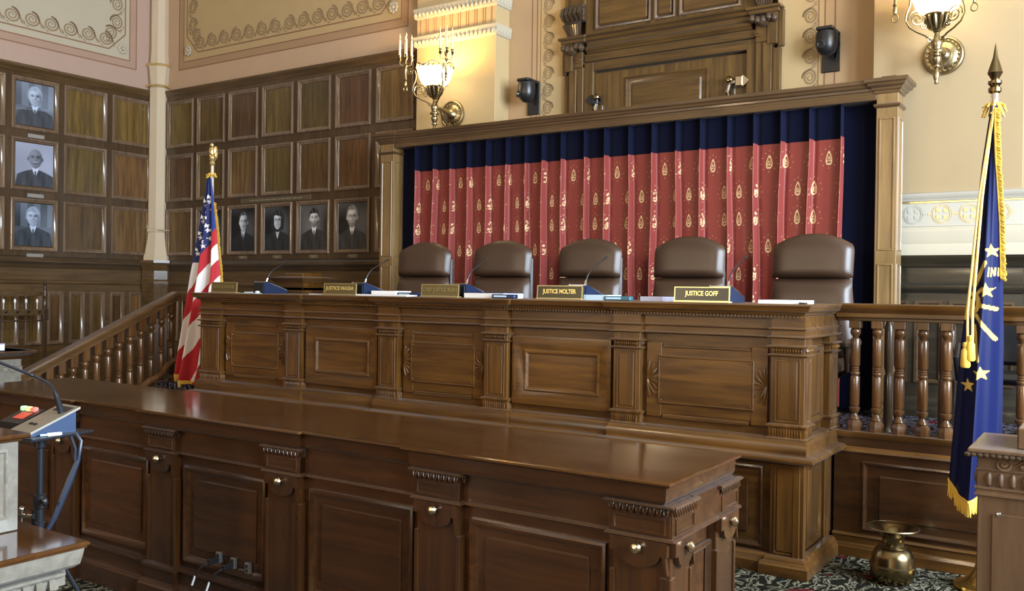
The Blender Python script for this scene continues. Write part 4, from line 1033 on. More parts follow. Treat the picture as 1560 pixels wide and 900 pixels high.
def case(label, x, y, m, z=BT):
    t = thing('pen_case', label, 'case', (x, y, z))
    mb = MB(); mb.box(-.10, .10, -.025, .025, 0, .03, .006); lobj('body', mb, m, t)
    mb = MB(); mb.box(-.08, .03, -.0262, -.024, .009, .022, .0005); lobj('label_strip', mb, blue_paper, t)
case('dark blue case with a pale label, left of the Chief Justice nameplate', -4.70, 5.55, navy_box)
slab('binder', 'white binder with a dark cover edge, right of the Chief Justice nameplate', 'binder', -4.055, -3.70, 5.42, 5.68, .042, navy_box, pages=True)
case('dark blue case with a pale label, between the two middle nameplates', -3.67, 5.39, navy_box)
slab('paper_stack', 'pale blue paper stack right of the olive bronze nameplate', 'papers', -3.045, -2.86, 5.42, 5.62, .036, blue_paper)
case('teal case with a pale label, beside the pale blue paper stack', -2.79, 5.44, teal)
slab('notebook', 'lavender grey notebook left of the black nameplate', 'notebook', -2.66, -2.50, 5.50, 5.72, .03, lavender)
slab('paper_sheet', 'single white sheet peeking out behind the black nameplate', 'paper', -2.45, -2.22, 5.42, 5.62, .005, paper)
slab('paper_stack', 'white paper stack alone at the bench end before the last chair', 'papers', -1.85, -1.585, 5.46, 5.72, .022, paper)
sh = MB(); sh.box(-.02, .02, -.02, .02, 0, .012, .002)
o = obj('shell_pin', sh, mat('dark_pin', (.02, .02, .02), .4), None, (-1.57, 5.44, BT)); tag(o, 'tiny dark clip at the end of the last white paper stack', 'clip')

# ------------------------------------------------------------------ portraits and plaques
def portrait_cols(nu, nv, p):
    U, Vv = np.meshgrid(np.linspace(-1, 1, nu), np.linspace(-1.17, 1.17, nv)); x, y = U, Vv
    sm = lambda e0, e1, t: np.clip((t-e0)/(e1-e0), 0, 1)**2*(3-2*np.clip((t-e0)/(e1-e0), 0, 1))
    bg = p.get('bg', .12)+.06*np.sin(x*2.2+p.get('ph', 0))*np.cos(y*1.7)+p.get('bgv', 0)*sm(.2, .9, x)
    if p.get('cols'): bg = bg+.05*np.sign(np.sin(x*9))*(y > -.1)
    g = bg.copy()
    fx, fy, fs = p.get('fx', 0), p.get('fy', .32), p.get('fs', .30)
    put = lambda g, m, v: g*(1-m)+v*m
    # robe and shoulders
    sh_y = fy-1.30*fs; w = .78*p.get('sw', 1)
    top = sh_y-.42*np.clip(np.abs(x-fx)-.14, 0, 9)**1.35
    robe = sm(.02, -.02, y-top)*sm(.06, -.02, np.abs(x-fx)-w*(1.05+.25*np.clip(-y, 0, 2)))
    fold = .35*p.get('robe', .035)*(np.sin((x-fx)*9+y*4+2*np.sin(y*2.3))+.6*np.sin((x-fx)*21-y*2))*np.clip(-y+.2, 0, 1)
    g = put(g, robe, p.get('robe', .035)+fold*robe+.006)
    # neck, collar, tie
    nk = sm(.03, -.02, np.abs(x-fx)-.14)*sm(.02, -.02, np.abs(y-(sh_y+.05))-.16)
    g = put(g, nk, .38)
    vv = sm(.03, -.01, np.abs(x-fx)-(.0+.34*np.clip(y-(sh_y-.42), 0, 9)))*(y > sh_y-.42)*(y < sh_y+.02+.5*np.abs(x-fx))
    g = put(g, vv*1.0, p.get('collar', .75))
    if p.get('tie', True):
        tie = sm(.02, -.01, np.abs(x-fx)-.035-.02*(sh_y-y))*(y < sh_y-.10)*(y > sh_y-.44); g = put(g, tie*(robe+vv > .2), .06)
    else:
        g = put(g, sm(.03, -.01, np.abs(x-fx)-(.01+.30*np.clip(y-(sh_y-.26), 0, 9)*.8))*(y > sh_y-.26)*(y < sh_y+.05), .50)
    X, Y = (x-fx)/fs, (y-fy)/fs
    X = X-.10*p.get('turn', 0)*(1-Y**2*.3)
    # hair behind
    if p.get('long'):
        hr = sm(.08, -.04, np.hypot(X/1.12, (Y+.05)/1.42)-1); g = put(g, hr, p.get('hair', .04))
    else:
        hr = sm(.06, -.04, np.hypot(X/.86, (Y-.28)/1.08)-1); g = put(g, hr*p.get('hairm', 1), p.get('hair', .06))
        for s in (-1, 1): g = put(g, sm(.05, -.03, np.hypot((X-s*.80)/.13, (Y+.08)/.24)-1), .34*p.get('skin', 1))
    # face
    jaw = .76-.10*np.clip(-Y-.1, 0, 1)**1.2
    face = sm(.06, -.04, np.hypot(X/jaw, (Y+.02)/1.10)-1)
    lit = p.get('skin', 1)*(.50+.24*X*p.get('lightdir', -1)+.08*Y-.45*np.clip(np.abs(X)-.42, 0, 1)+.10*np.exp(-((X+.1)/.35)**2-((Y-.5)/.2)**2))
    f = lit
    for s in (-1, 1):
        f = f-.26*p.get('skin', 1)*np.exp(-((X-s*.32)/.22)**2-((Y-.15)/.12)**2)          # eye sockets
        f = f-.42*p.get('skin', 1)*np.exp(-((X-s*.32)/.12)**2-((Y-.12)/.05)**2)         # eyes
        f = f-.36*p.get('skin', 1)*np.exp(-((X-s*.33)/.20)**2-((Y-.30)/.055)**2)         # brows
        f = f+.05*np.exp(-((X-s*.36)/.2)**2-((Y+.22)/.16)**2)
    f = f-.26*p.get('skin', 1)*np.exp(-((X-.10)/.07)**2-((Y+.06)/.22)**2)+.10*np.exp(-((X+.02)/.07)**2-((Y+.08)/.24)**2)
    f = f-.34*p.get('skin', 1)*np.exp(-(X/.17)**2-((Y+.28)/.05)**2)
    for s in (-1, 1): f = f-.14*p.get('skin', 1)*np.exp(-((np.abs(X)-.36-.25*(-Y-.3))/.05)**2-((Y+.40)/.16)**2)/2
    f = f-.42*p.get('skin', 1)*np.exp(-(X/.30)**2-((Y+.54+.10*p.get('smile', 1)*-(X**2)*4)/.06)**2)-.12*p.get('skin', 1)*np.exp(-(X/.25)**2-((Y+.70)/.05)**2)
    if p.get('smile', 0): f = f+.62*np.exp(-(X/.22)**2-((Y+.55-.35*X**2)/.035)**2)
    if p.get('beard'):
        bd = sm(.0, .25, np.hypot(X/.50, (Y+.30)/.42)-.72)*sm(-.18, -.42, Y); f = f*(1-.62*p['beard']*bd)
        f = f-.25*p['beard']*np.exp(-(X/.28)**2-((Y+.40)/.06)**2)
    if p.get('moustache'): f = f+.45*np.exp(-(X/.26)**2-((Y+.42)/.06)**2)
    g = put(g, face, np.clip(f, .02, .95))
    # hair on top of the forehead
    if p.get('hairm', 1) > 0:
        hl = p.get('hairline', .66); hm = sm(0, .10, Y-(hl-.35*p.get('part', 0)*X-.15*X**2))*sm(.05, -.03, np.hypot(X/.88, (Y-.22)/1.10)-1); g = put(g, hm*p.get('hairm', 1), p.get('hair', .06)+.05*np.sin(X*9+Y*5))
    if p.get('long'):
        for s in (-1, 1): g = put(g, sm(.06, -.04, np.hypot((X-s*.95)/.30, (Y+.20)/1.02)-1), p.get('hair', .04)+.02*np.sin(X*14+Y*3))
    if p.get('glasses'):
        for s in (-1, 1): r = np.abs(np.hypot((X-s*.34)/.25, (Y-.10)/.19)-1); g = put(g, .7*sm(.18, .06, r), .08)
        g = put(g, sm(.05, .02, np.abs(Y-.14))*(np.abs(X) < .12), .05)
    g = np.clip(g, .008, .95)
    if p.get('band') is not None:                         # reflection-free lower bench edge some prints show
        g = np.where((y < p['band']+.12*(x+1)*.5), g*.75+.02, g); g = np.where(np.abs(y-p['band']-.06*(x+1)) < .012, .35, g)
    tint = np.array(p.get('tint', (1, 1.02, 1.08)))
    return g[..., None]*tint
print_m = printed('glossy_print', .30, spec=.5, coat=.15)
bronze = mat('bronze_plaque', (.16, .13, .085), .4, metal=.5)
engrave = mat('engraved_letters', (.40, .34, .22), .4, metal=.4)
silver_pl = mat('grey_plaque', (.30, .29, .29), .45, metal=.4)
def hung_portrait(root, x, z, w, h, p, lab, group, gname):
    """root gives the wall's placement; the portrait itself is a thing of its own"""
    loc = root.matrix_basis @ Vector((x, -.028, z))
    t = thing('portrait', lab, 'portrait', loc, root.rotation_euler.z, gname)
    nu, nv = 72, 84
    U, Vv = np.meshgrid(np.linspace(-w/2, w/2, nu), np.linspace(-h/2, h/2, nv))
    V = np.stack([U, np.full_like(U, -.0095), Vv], -1)
    i2 = np.arange(nu*nv).reshape(nv, nu); F = np.stack([i2[:-1, :-1], i2[:-1, 1:], i2[1:, 1:], i2[1:, :-1]], -1).reshape(-1, 4)
    me_o = np_mesh('photo_print', V, F, print_m, None, portrait_cols(nu, nv, p)); me_o.parent = t
    mb = MB(); mb.box(-w/2-.004, w/2+.004, -.009, .012, -h/2-.004, h/2+.004, .001); lobj('mount', mb, black, t)
    mb = MB(); mb.ring(-w/2-.006, w/2+.006, -h/2-.006, h/2+.006, 0, [(-.006, -.01), (-.006, .016), (.0, .018), (.006, .013), (.008, .0095)]); lobj('frame', mb, wood_wall_dark, t)
def plaque(root, x, z, w, h, m, lab, gname, lines=2):
    loc = root.matrix_basis @ Vector((x, -.0405, z)); t = thing('plaque', lab, 'plaque', loc, root.rotation_euler.z, gname)
    mb = MB(); mb.box(-w/2, w/2, -.005, .0, -h/2, h/2, .0015); lobj('plate', mb, m, t)
    mb = MB(); r = random.Random(int(x*1000))
    for q in range(lines):
        zz = h*(.18-.36*q) if lines > 1 else 0; xx = -w*.36*(1 if q == 0 else .6)
        while xx < w*.36*(1 if q == 0 else .6):
            l = r.uniform(.006, .016)*w/.16; mb.box(xx, xx+l*.8, -.0056, -.0048, zz-h*.09, zz+h*.09, 0); xx += l
    lobj('engraving', mb, engrave, t, smooth=None)
BLU = (.72, .88, 1.18); NEU = (1, 1, 1.04)
LP = [dict(bg=.22, cols=True, hair=.45, fy=.42, fx=-.0, fs=.44, skin=1.0, robe=.05, tint=BLU, smile=1, band=-.32, hairline=.72),
      dict(bg=.42, hair=.05, hairm=0, skin=.45, moustache=1, fy=.36, fx=.05, fs=.47, robe=.045, tint=(.78, .86, 1.15)),
      dict(bg=.14, cols=True, hair=.40, fy=.42, fx=-.05, fs=.43, smile=1, robe=.045, tint=BLU, part=.6, hairline=.55)]
LL = ['top of three portraits on the side wall, grey-haired man in dark robe', 'middle of three portraits on the side wall, bald man with white moustache in robe', 'lowest of three portraits on the side wall, smiling fair-haired man in dark robe']
for (r0, r1), p, lab in zip(ROWS[::-1], LP, LL):
    hung_portrait(wl, 6.185, (r0+r1)/2, .48, .535, p, lab, None, 'portraits on the side wall')
    plaque(wl, 6.20, r0-.072, .21, .048, silver_pl, 'small grey plaque under the %s side wall portrait' % ('upper' if r0 > 3 else 'middle' if r0 > 2.5 else 'lowest'), 'plaques under side wall portraits')
BP = [dict(bg=.03, fy=.35, fs=.27, hair=.05, robe=.02, tint=BLU), dict(bg=.025, fy=.42, fx=.05, fs=.43, hair=.10, hairline=.85, skin=1.1, turn=.5, lightdir=-2, robe=.012, tint=(.85, .95, 1.1), collar=.6), dict(bg=.05, cols=False, bgv=-.02, fy=.42, fx=.05, fs=.41, long=True, hair=.02, glasses=True, smile=1, tie=False, hairline=.62, part=.5, robe=.018, skin=1.25, tint=(.85, .97, 1.1)),
      dict(bg=.10, bgv=-.03, ph=2, fy=.46, fx=.05, fs=.41, hair=.02, beard=1, hairline=.60, skin=1.15, robe=.022, tint=NEU), dict(bg=.055, fy=.44, fx=-.02, fs=.45, hair=.22, glasses=True, beard=.8, smile=1, skin=1.1, robe=.03, tint=NEU, hairline=.78)]
BL = ['portrait mostly hidden behind the top of the striped flag', 'portrait of a balding man turned aside in dark robe, next to the striped flag', 'portrait of a woman with dark hair and glasses in a dark robe', 'portrait of a bearded dark-haired man in robe, on the back panelling', 'portrait of a smiling man with glasses, nearest the canopy pillar']
PN = ['hidden by the flag', 'of the balding man', 'of the woman with glasses', 'of the dark bearded man', 'nearest the canopy pillar']
for i in range(5):
    c = (bcols[i+1][0]+bcols[i+1][1])/2
    hung_portrait(wb, c, (ROWS[0][0]+ROWS[0][1])/2, .46, .55, BP[i], BL[i], None, 'portraits on the back panelling')
    plaque(wb, c+.01, 2.018, .165, .05, bronze, 'small bronze plaque under the portrait '+PN[i], 'plaques under back wall portraits')
plaque(wb, -8.97, 2.752, 1.30, .06, bronze, 'long bronze plaque above the row of back wall portraits', None, 1)

# ------------------------------------------------------------------ wall cameras beside the door
def ptz(x, y, z, rz, lab):
    t = thing('wall_camera', lab, 'camera', (x, y, z), group='cameras beside the carved door')
    mb = MB(); mb.box(-.075, .075, -.02, 0, -.22, .12, .004); lobj('wall_plate', mb, black, t)
    mb = MB(); mb.box(-.07, .07, -.24, -.015, .095, .125, .006); lobj('bracket', mb, black, t)
    h = lobj('head', (lambda q: (q.lathe([(.0, .092), (.085, .090), (.09, .06), (.09, -.02), (.075, -.075), (.04, -.11), (0, -.12)], 0, 0, 18), q)[1])(MB()), black, t, (0, -.155, 0), (0, 0, rz))
    mb = MB(); mb.lathe([(.0, .0), (.034, .0), (.036, .025), (.028, .03), (.024, .016), (0, .016)], 0, 0, 16, mat=Matrix.Translation((0, -.075, -.03)) @ Matrix.Rotation(PI/2, 4, 'X')); lobj('lens', mb, mat('dark_lens', (.03, .03, .035), .12), h)
    mb = MB(); mb.tube([(.06, -.03, .09), (.085, -.06, .0), (.05, -.03, -.13), (.0, -.022, -.10)], .006, 6); lobj('cable', mb, black, t)
ptz(-5.17, YR, 3.70, -.9, 'black dome camera on the wall between the smaller sconce and the carved door')
ptz(-2.13, YR, 3.78, -.25, 'black dome camera on the wall beside the larger sconce')

# ------------------------------------------------------------------ sconces
glow = mat('lit_glass', (.9, .82, .65), .35, emit=(1.0, .80, .46), es=9)
wax = mat('candle_tube', (.80, .68, .42), .5)
def spiral(c, r0, turns, a0, dirv, up, s=1, n=26):
    out = []
    for i in range(n):
        t = i/(n-1); a = a0+s*turns*2*PI*t; r = r0*(1-.85*t); out.append(c+dirv*(r*math.cos(a))+up*(r*math.sin(a)))
    return out
def sconce(x, z, lab, power):
    t = thing('wall_sconce', lab, 'sconce', (x, YP, z), group='brass wall sconces')
    mb = MB(); mb.lathe([(0, .075), (.03, .075), (.05, .06), (.06, .04), (.075, .035), (.10, .03), (.108, .022), (.128, .022), (.135, .03), (.145, .026), (.152, .012), (.152, 0)], 0, 0, 36, mat=Matrix.Rotation(PI/2, 4, 'X'))
    for k in range(20):
        a = 2*PI*k/20; mb.ball((.115*math.cos(a), -.026, .115*math.sin(a)), (.011, .010, .011), 6, 4)
    lobj('back_plate', mb, brass, t)
    SY = -.32
    mb = MB(); mb.tube([(0, -.06, 0), (0, -.14, .015), (0, -.22, .03), (0, SY, .03)], [.03, .022, .017, .017], 10)
    mb.tube([(0, -.05, -.10), (0, -.10, -.12), (0, -.17, -.08), (0, -.22, .0), (0, SY, .02)], [.012, .013, .012, .010, .010], 8); lobj('arm', mb, brass, t)
    mb = MB(); mb.lathe([(0, -.285), (.016, -.28), (.012, -.265), (.016, -.25), (.026, -.215), (.016, -.175), (.012, -.165), (.030, -.155), (.030, -.145), (.018, -.135), (.034, -.105), (.036, -.085), (.024, -.065), (.026, -.055), (.050, -.045), (.050, -.035), (.030, -.02), (.034, .0), (.042, .02), (.040, .04), (.026, .06), (.020, .08), (.018, .105), (.030, .115), (.026, .125), (0, .126)], 0, SY, 18); lobj('stem', mb, brass, t)
    mb = MB(); mb.lathe([(.026, .12), (.045, .14), (.055, .17), (.075, .215), (.095, .235), (.095, .245), (.07, .24)], 0, SY, 20)
    for k in range(12):
        a = 2*PI*k/12; c_ = math.cos(a); s_ = math.sin(a); mb.tube([(.045*c_, SY+.045*s_, .135), (.072*c_, SY+.072*s_, .175), (.09*c_, SY+.09*s_, .225), (.105*c_, SY+.105*s_, .222)], [.010, .014, .012, .006], 6)
    lobj('cup', mb, brass, t)
    mb = MB(); mb.lathe([(.02, .245), (.09, .246), (.128, .268), (.152, .30), (.168, .34), (.180, .38), (.192, .425), (.186, .425), (.174, .38), (.160, .34), (.145, .304), (.122, .276), (.088, .256), (0, .254)], 0, SY, 32); lobj('glass_bowl', mb, glow, t)
    mb = MB(); n = 48; mb.tube([((.196+.006*math.cos(6*2*PI*k/n))*math.cos(2*PI*k/n), SY+(.196+.006*math.cos(6*2*PI*k/n))*math.sin(2*PI*k/n), .452+.016*math.cos(6*2*PI*k/n)) for k in range(n)], .006, 6, closed=True)
    for k in range(n//2):
        a = 2*PI*k/(n//2); mb.tube([(.190*math.cos(a), SY+.190*math.sin(a), .42), (.200*math.cos(a+.06), SY+.200*math.sin(a+.06), .436), (.195*math.cos(a+.1), SY+.195*math.sin(a+.1), .455)], .006, 5)
    lobj('pierced_rim', mb, brass, t)
    Zv = Vector((0, 0, 1))
    for s in (-1, 1):
        D = Vector((s*.27, -.16, 0)); L_ = D.length; D = D/L_; O = Vector((0, SY, 0))
        P = lambda r, zz: O+D*r+Zv*zz
        mb = MB()
        # long S scroll from the stem up to the candle bracket
        main = [P(.03, .035), P(.05, .055), P(.09, .085), P(.15, .11), P(.205, .145), P(.235, .20), P(.228, .25), P(.205, .31), P(.20, .36), P(.215, .41), P(L_-.05, .43)]
        fine = []
        for a, c_ in zip(main[:-1], main[1:]): fine += [a.lerp(c_, q/3) for q in range(3)]
        fine.append(main[-1]); mb.tube(fine, .0075, 7)
        mb.tube(spiral(P(.15, .21), .068, 2.0, -.2, D, Zv, 1), .0055, 6)
        mb.tube(spiral(P(.095, .155), .026, 1.2, 1.2, D, Zv, -1), .005, 6)
        mb.tube(spiral(P(L_-.045, .40), .042, 1.7, 0, D, Zv, 1), .0055, 6)
        mb.tube(spiral(P(.055, .05), .020, 1.3, 2.6, D, Zv, -1), .005, 6)
        arm = lobj('scroll_arm', mb, brass, t)
        B = P(L_, 0)
        mb = MB(); mb.lathe([(.004, .245), (.012, .25), (.017, .27), (.012, .29), (.009, .30), (.017, .315), (.011, .33), (.010, .44), (.017, .45), (.022, .462), (.012, .475), (0, .476)], B.x, B.y, 10)
        rg = [(B.x+.022*math.cos(2*PI*k/14), B.y, .215+.030*math.sin(2*PI*k/14)) for k in range(14)]; mb.tube(rg, .005, 6, closed=True)
        cand = []
        for k in range(4):
            a = PI*.25+PI/2*k; e = Vector((.062*math.cos(a), .062*math.sin(a), 0)); b0 = B+Zv*.465
            mb.tube([b0, b0+e*.5+Zv*(-.005), b0+e*.95+Zv*.01, b0+e+Zv*.05], .005, 6)
            mb.lathe([(.006, .505), (.012, .515), (.018, .53), (.024, .534), (.010, .54), (.014, .56), (.018, .566)], B.x+e.x, B.y+e.y, 10); cand.append((B.x+e.x, B.y+e.y))
        br = lobj('candle_bracket', mb, brass, t)
        for cx_, cy_ in cand:
            c = MB(); c.lathe([(0, .562), (.0125, .563), (.0115, .72), (.005, .735), (.003, .745), (.007, .755), (.006, .775), (0, .80)], cx_, cy_, 10); lobj('candle', c, wax, br)
    l = bpy.data.lights.new('sconce_light', 'POINT'); l.energy = power; l.color = (1.0, .62, .21); l.shadow_soft_size = .10
    o = bpy.data.objects.new('sconce_light', l); COL.objects.link(o); o.location = (x, YP+SY, z+.40)
    return t
sconce(-6.05, 3.525, 'brass candle sconce with lit glass bowl on the far pilaster, smaller in view', 60)
sconce(-1.20, 3.525, 'brass candle sconce with lit glass bowl cut by the picture top, above the indigo flag', 60)
# ------------------------------------------------------------------ flags
cloth_m = printed('flag_cloth', .62, sheen=.15, spec=.3)
fringe_m = mat('gold_fringe', (.72, .46, .06), .55, sheen=.2)
cord_m = mat('gold_cord', (.78, .56, .16), .5)
def star_mask(dx, dz, r, rot=0):
    a = np.arctan2(dx, dz)+rot; d = np.hypot(dx, dz); k = 2*PI/5
    b = np.abs((a % k)-k/2); b = k/2-b         # 0 at the tips
    ri = r*.40
    # edge between tip (r,0) and inner vertex (ri, k/2)
    x1, y1 = r, 0.; x2, y2 = ri*math.cos(k/2), ri*math.sin(k/2)
    px, py = d*np.cos(b), d*np.sin(b)
    return ((x2-x1)*(py-y1)-(y2-y1)*(px-x1)) > 0
def grid_faces(ny, nx):
    i2 = np.arange(nx*ny).reshape(ny, nx); return np.stack([i2[:-1, :-1], i2[:-1, 1:], i2[1:, 1:], i2[1:, :-1]], -1).reshape(-1, 4)
def interp(z, zs, vs): return np.interp(z, zs, vs)
def fringe(name, pts, length, parent, m, dirs=None, n=90):
    """short threads hanging from an edge"""
    mb = MB(); P = [Vector(p) for p in pts]; seg = [0]
    for a, c in zip(P[:-1], P[1:]): seg.append(seg[-1]+(c-a).length)
    r = random.Random(5)
    for i in range(n):
        s = seg[-1]*i/(n-1); k = max(j for j in range(len(seg)) if seg[j] <= s+1e-9); k = min(k, len(P)-2)
        t = (s-seg[k])/max(1e-6, seg[k+1]-seg[k]); p = P[k].lerp(P[k+1], t); dr = Vector(dirs) if dirs else Vector((0, 0, -1))
        dr = (dr+Vector((r.uniform(-.12, .12), r.uniform(-.15, .15), r.uniform(-.1, .1)))).normalized()*length*r.uniform(.85, 1.1)
        mb.tube([p-dr*.1, p+dr*.5, p+dr], [.006, .006, .0035], 5)
    mb.tube(P, .008, 6)
    return tag(lobj(name, mb, m, parent), kind='stuff')

# striped flag on the raised floor, left of the bench
UF = 5.79; k_ = UF/5.75
FX = lambda x: x*k_
FZ = lambda z: 1.65+(z-1.65)*k_
us = thing('striped_flag', 'furled American flag with gold fringe and eagle finial, at the left end of the bench', 'flag', (FX(-7.37), UF, DZ))
base = us.location
mb = MB(); mb.lathe([(.0, .0), (.16, .0), (.165, .02), (.12, .05), (.05, .09), (.03, .14), (.028, .18), (0, .18)], 0, 0, 24); lobj('floor_stand', mb, brass_bright, us)
ztop = FZ(2.83)-DZ
mb = MB(); mb.tube([(0, 0, .10), (0, 0, ztop)], .016, 12); lobj('pole', mb, mat('pale_wood_pole', (.55, .45, .30), .35), us)
mb = MB(); mb.lathe([(.018, ztop-.02), (.028, ztop), (.02, ztop+.02), (.032, ztop+.045), (.012, ztop+.06)], 0, 0, 14)
mb.ball((0, 0, ztop+.058), (.026, .026, .022), 10, 6)
mb.ball((0, .0, ztop+.115), (.024, .026, .055), 12, 8); mb.ball((.010, -.014, ztop+.178), (.018, .019, .021), 10, 6); mb.tube([(.014, -.03, ztop+.180), (.020, -.045, ztop+.170)], [.008, .003], 6)
for s_ in (-1, 1):
    mb.ball((s_*.034, .010, ztop+.125), (.013, .024, .045), 10, 7); mb.ball((s_*.038, .016, ztop+.085), (.010, .018, .04), 8, 6)
mb.tube([(0, .015, ztop+.08), (0, .03, ztop+.035)], [.018, .012], 6); lobj('eagle_finial', mb, gilt, us)
nz, nx = 300, 90
zs = np.linspace(FZ(2.70), FZ(.78), nz); uu = np.linspace(0, 1, nx)
U, Zg = np.meshgrid(uu, zs)
zk = [FZ(v) for v in (.74, .90, 1.30, 1.74, 2.2, 2.5, 2.70)]
xl = interp(Zg, zk, [FX(v) for v in (-7.79, -7.765, -7.68, -7.60, -7.50, -7.43, -7.395)])
xr = interp(Zg, zk, [FX(v) for v in (-7.33, -7.27, -7.21, -7.19, -7.25, -7.305, -7.345)])
Xg = xl+(xr-xl)*U
tt = (zs[0]-Zg)/(zs[0]-zs[-1])
Yg = UF-.03-.10*tt*np.sin(PI*U)-(.012+.055*tt)*np.sin(U*2*PI*2.4+.6+1.2*tt)-.02*tt*np.sin(U*2*PI*5+2)
Zs = Zg-(.02+.10*U)*np.clip((tt-.75)/.25, 0, 1)*1.0
Zs = Zs+.0
Xg = Xg+.012*tt*np.sin(U*2*PI*2.4+2.0)
# cloth print: canton above, stripes running down towards the lower left
q = (Zg-1.65)/k_-1.75*((Xg/k_)+7.40)
blue = np.array((.012, .020, .115)); wht = np.array((.72, .72, .74)); redc = np.array((.42, .016, .028))
stripe = np.floor(q/.185+.35).astype(int) % 2
Cc = np.where((stripe == 0)[..., None], wht, redc)
zr_ = (Zg-1.65)/k_+1.65; xr_ = Xg/k_
canton = (zr_ > 1.87+.0*xr_) & (q > .30-.0) | (zr_ > 2.22)
canton = canton | ((xr_ < -7.43) & (zr_ > 1.87))
Cc = np.where(canton[..., None], blue, Cc)
lit_band = (U > .62) & (zr_ > 2.15) & canton
Cc = np.where(lit_band[..., None], np.array((.014, .035, .22)), Cc)  # brighter blue paints the light on the right folds
sm_ = np.zeros_like(U, bool)
for r_ in range(9):
    for c_ in range(4):
        sx_, sz_ = -7.575+.062*c_+.031*(r_ % 2)+.017*r_, 1.92+.078*r_+.035*c_
        sm_ |= star_mask(xr_-sx_, zr_-sz_, .026, .1*c_)
sm_ &= canton & (U < .66) & (U > .04) & (zr_ < 2.56)
Cc = np.where(sm_[..., None], np.array((.8, .8, .82)), Cc)
V = np.stack([Xg, Yg, Zs], -1); F = grid_faces(nz, nx)
np_mesh('flag_cloth', V, F[:, ::-1], cloth_m, us, Cc)
Vl = V-np.array(base)
fringe('bottom_fringe', [tuple(Vl[-1, i]) for i in range(0, nx, 6)], .065, us, fringe_m, n=110)
side = [tuple(Vl[i, -1]+np.array((.004, -.004, 0))) for i in range(40, nz-70, 12)]
fringe('side_fringe', side, .035, us, fringe_m, (.9, -.2, -.35), n=150)
mb = MB()
for k in range(16):
    a = 2*PI*k/16; mb.tube([(0, 0, FZ(2.72)-DZ), (.03*math.cos(a), .03*math.sin(a), FZ(2.725)-DZ+.012*math.sin(k*2)), (.05*math.cos(a), .05*math.sin(a)-.01, FZ(2.70)-DZ+.03*math.sin(k*3.1))], .006, 5)
tag(lobj('gathered_fringe', mb, fringe_m, us), kind='stuff')

# indigo flag on the floor, right of the bench
IF = 5.74; ki = IF/5.86
GX = lambda x: x*ki
GZ = lambda z: 1.65+(z-1.65)*ki
ind = thing('indigo_flag', 'furled indigo flag with gold stars, torch and fringe on a pole with spear finial', 'flag', (GX(-.625), IF, 0))
mb = MB(); mb.lathe([(0, 0), (.165, 0), (.17, .012), (.165, .025), (.13, .035), (.10, .055), (.075, .09), (.06, .13), (.052, .17), (.048, .19), (.0, .19)], 0, 0, 32); lobj('floor_stand', mb, brass_bright, ind)
mb = MB(); mb.tube([(0, 0, .15), (0, 0, GZ(2.82))], .020, 14); lobj('pole', mb, chrome, ind)
mb = MB(); z0 = GZ(2.80); mb.lathe([(.022, z0), (.034, z0+.01), (.034, z0+.03), (.024, z0+.04), (.036, z0+.055), (.036, z0+.07), (.022, z0+.08), (.026, z0+.09), (.040, z0+.115), (.030, z0+.15), (.014, z0+.20), (.005, z0+.26), (0, z0+.285)], 0, 0, 16); lobj('spear_finial', mb, brass_dark, ind)
nz, nx = 420, 110
zs = np.linspace(GZ(2.72), GZ(.50), nz); uu = np.linspace(0, 1, nx); U, Zg = np.meshgrid(uu, zs)
zk = [GZ(v) for v in (.45, .60, .95, 1.25, 1.40, 1.65, 2.0, 2.4, 2.74)]
xl = interp(Zg, zk, [-0.811, -0.804, -0.784, -0.767, -0.754, -0.727, -0.7, -0.667, -0.627])
xr = interp(Zg, zk, [-0.555, -0.549, -0.546, -0.546, -0.546, -0.552, -0.565, -0.575, -0.588])
Xg = xl+(xr-xl)*U; tt = (zs[0]-Zg)/(zs[0]-zs[-1])
rid = .50
prof = np.where(U < rid, U/rid, 1-(U-rid)/(1-rid))
Yg = IF-.03-(.05+.15*tt)*prof**.85-.012*tt*np.sin(U*2*PI*4+1)-.018*np.sin(U*2*PI*1.5+3*tt)
Zs = Zg+.10*np.clip((tt-.8)/.2, 0, 1)*((U-.42)*2)**2*1.1
base_c = np.array((.0016, .0055, .050)); gold_c = np.array((.66, .48, .13))
Cc = np.broadcast_to(base_c, U.shape+(3,)).copy()
zz = (Zg-1.65)/ki+1.65
def line(Cm, p0, p1, w):
    (x0, z0), (x1, z1) = p0, p1; dx, dz = x1-x0, z1-z0; L2 = dx*dx+dz*dz
    t = np.clip(((Xg-x0)*dx+(zz-z0)*dz)/L2, 0, 1); return np.hypot(Xg-x0-t*dx, zz-z0-t*dz) < w
m_ = np.zeros_like(U, bool)
for x, z, r in ((-0.703, 1.965, 0.032), (-0.604, 1.899, 0.042), (-0.624, 1.674, 0.046), (-0.64, 1.211, 0.044), (-0.71, 1.138, 0.042)):
    m_ |= star_mask(Xg-x, zz-z, r, .1)
for a, c, w in (((-0.703, 1.9), (-0.69, 1.703), 0.01), ((-0.634, 1.832), (-0.687, 1.703), 0.011), ((-0.66, 1.594), (-0.581, 1.574), 0.011), ((-0.677, 1.537), (-0.581, 1.405), 0.01), ((-0.683, 1.477), (-0.657, 1.282), 0.009), ((-0.733, 1.673), (-0.693, 1.522), 0.007), ((-0.737, 1.627), (-0.703, 1.521), 0.006), ((-0.69, 1.643), (-0.647, 1.685), 0.009)):
    m_ |= line(None, a, c, w)
x, z = (-0.703, 1.605); m_ |= (np.hypot((Xg-x)/.05, (zz-z)/.065) < 1) & ~(np.abs(np.hypot((Xg-x)/.035, (zz-z)/.05)-.6) < .12)
x, z = (-0.74, 1.543); m_ |= (np.abs(Xg-x) < .02) & (np.abs(zz-z) < .035)
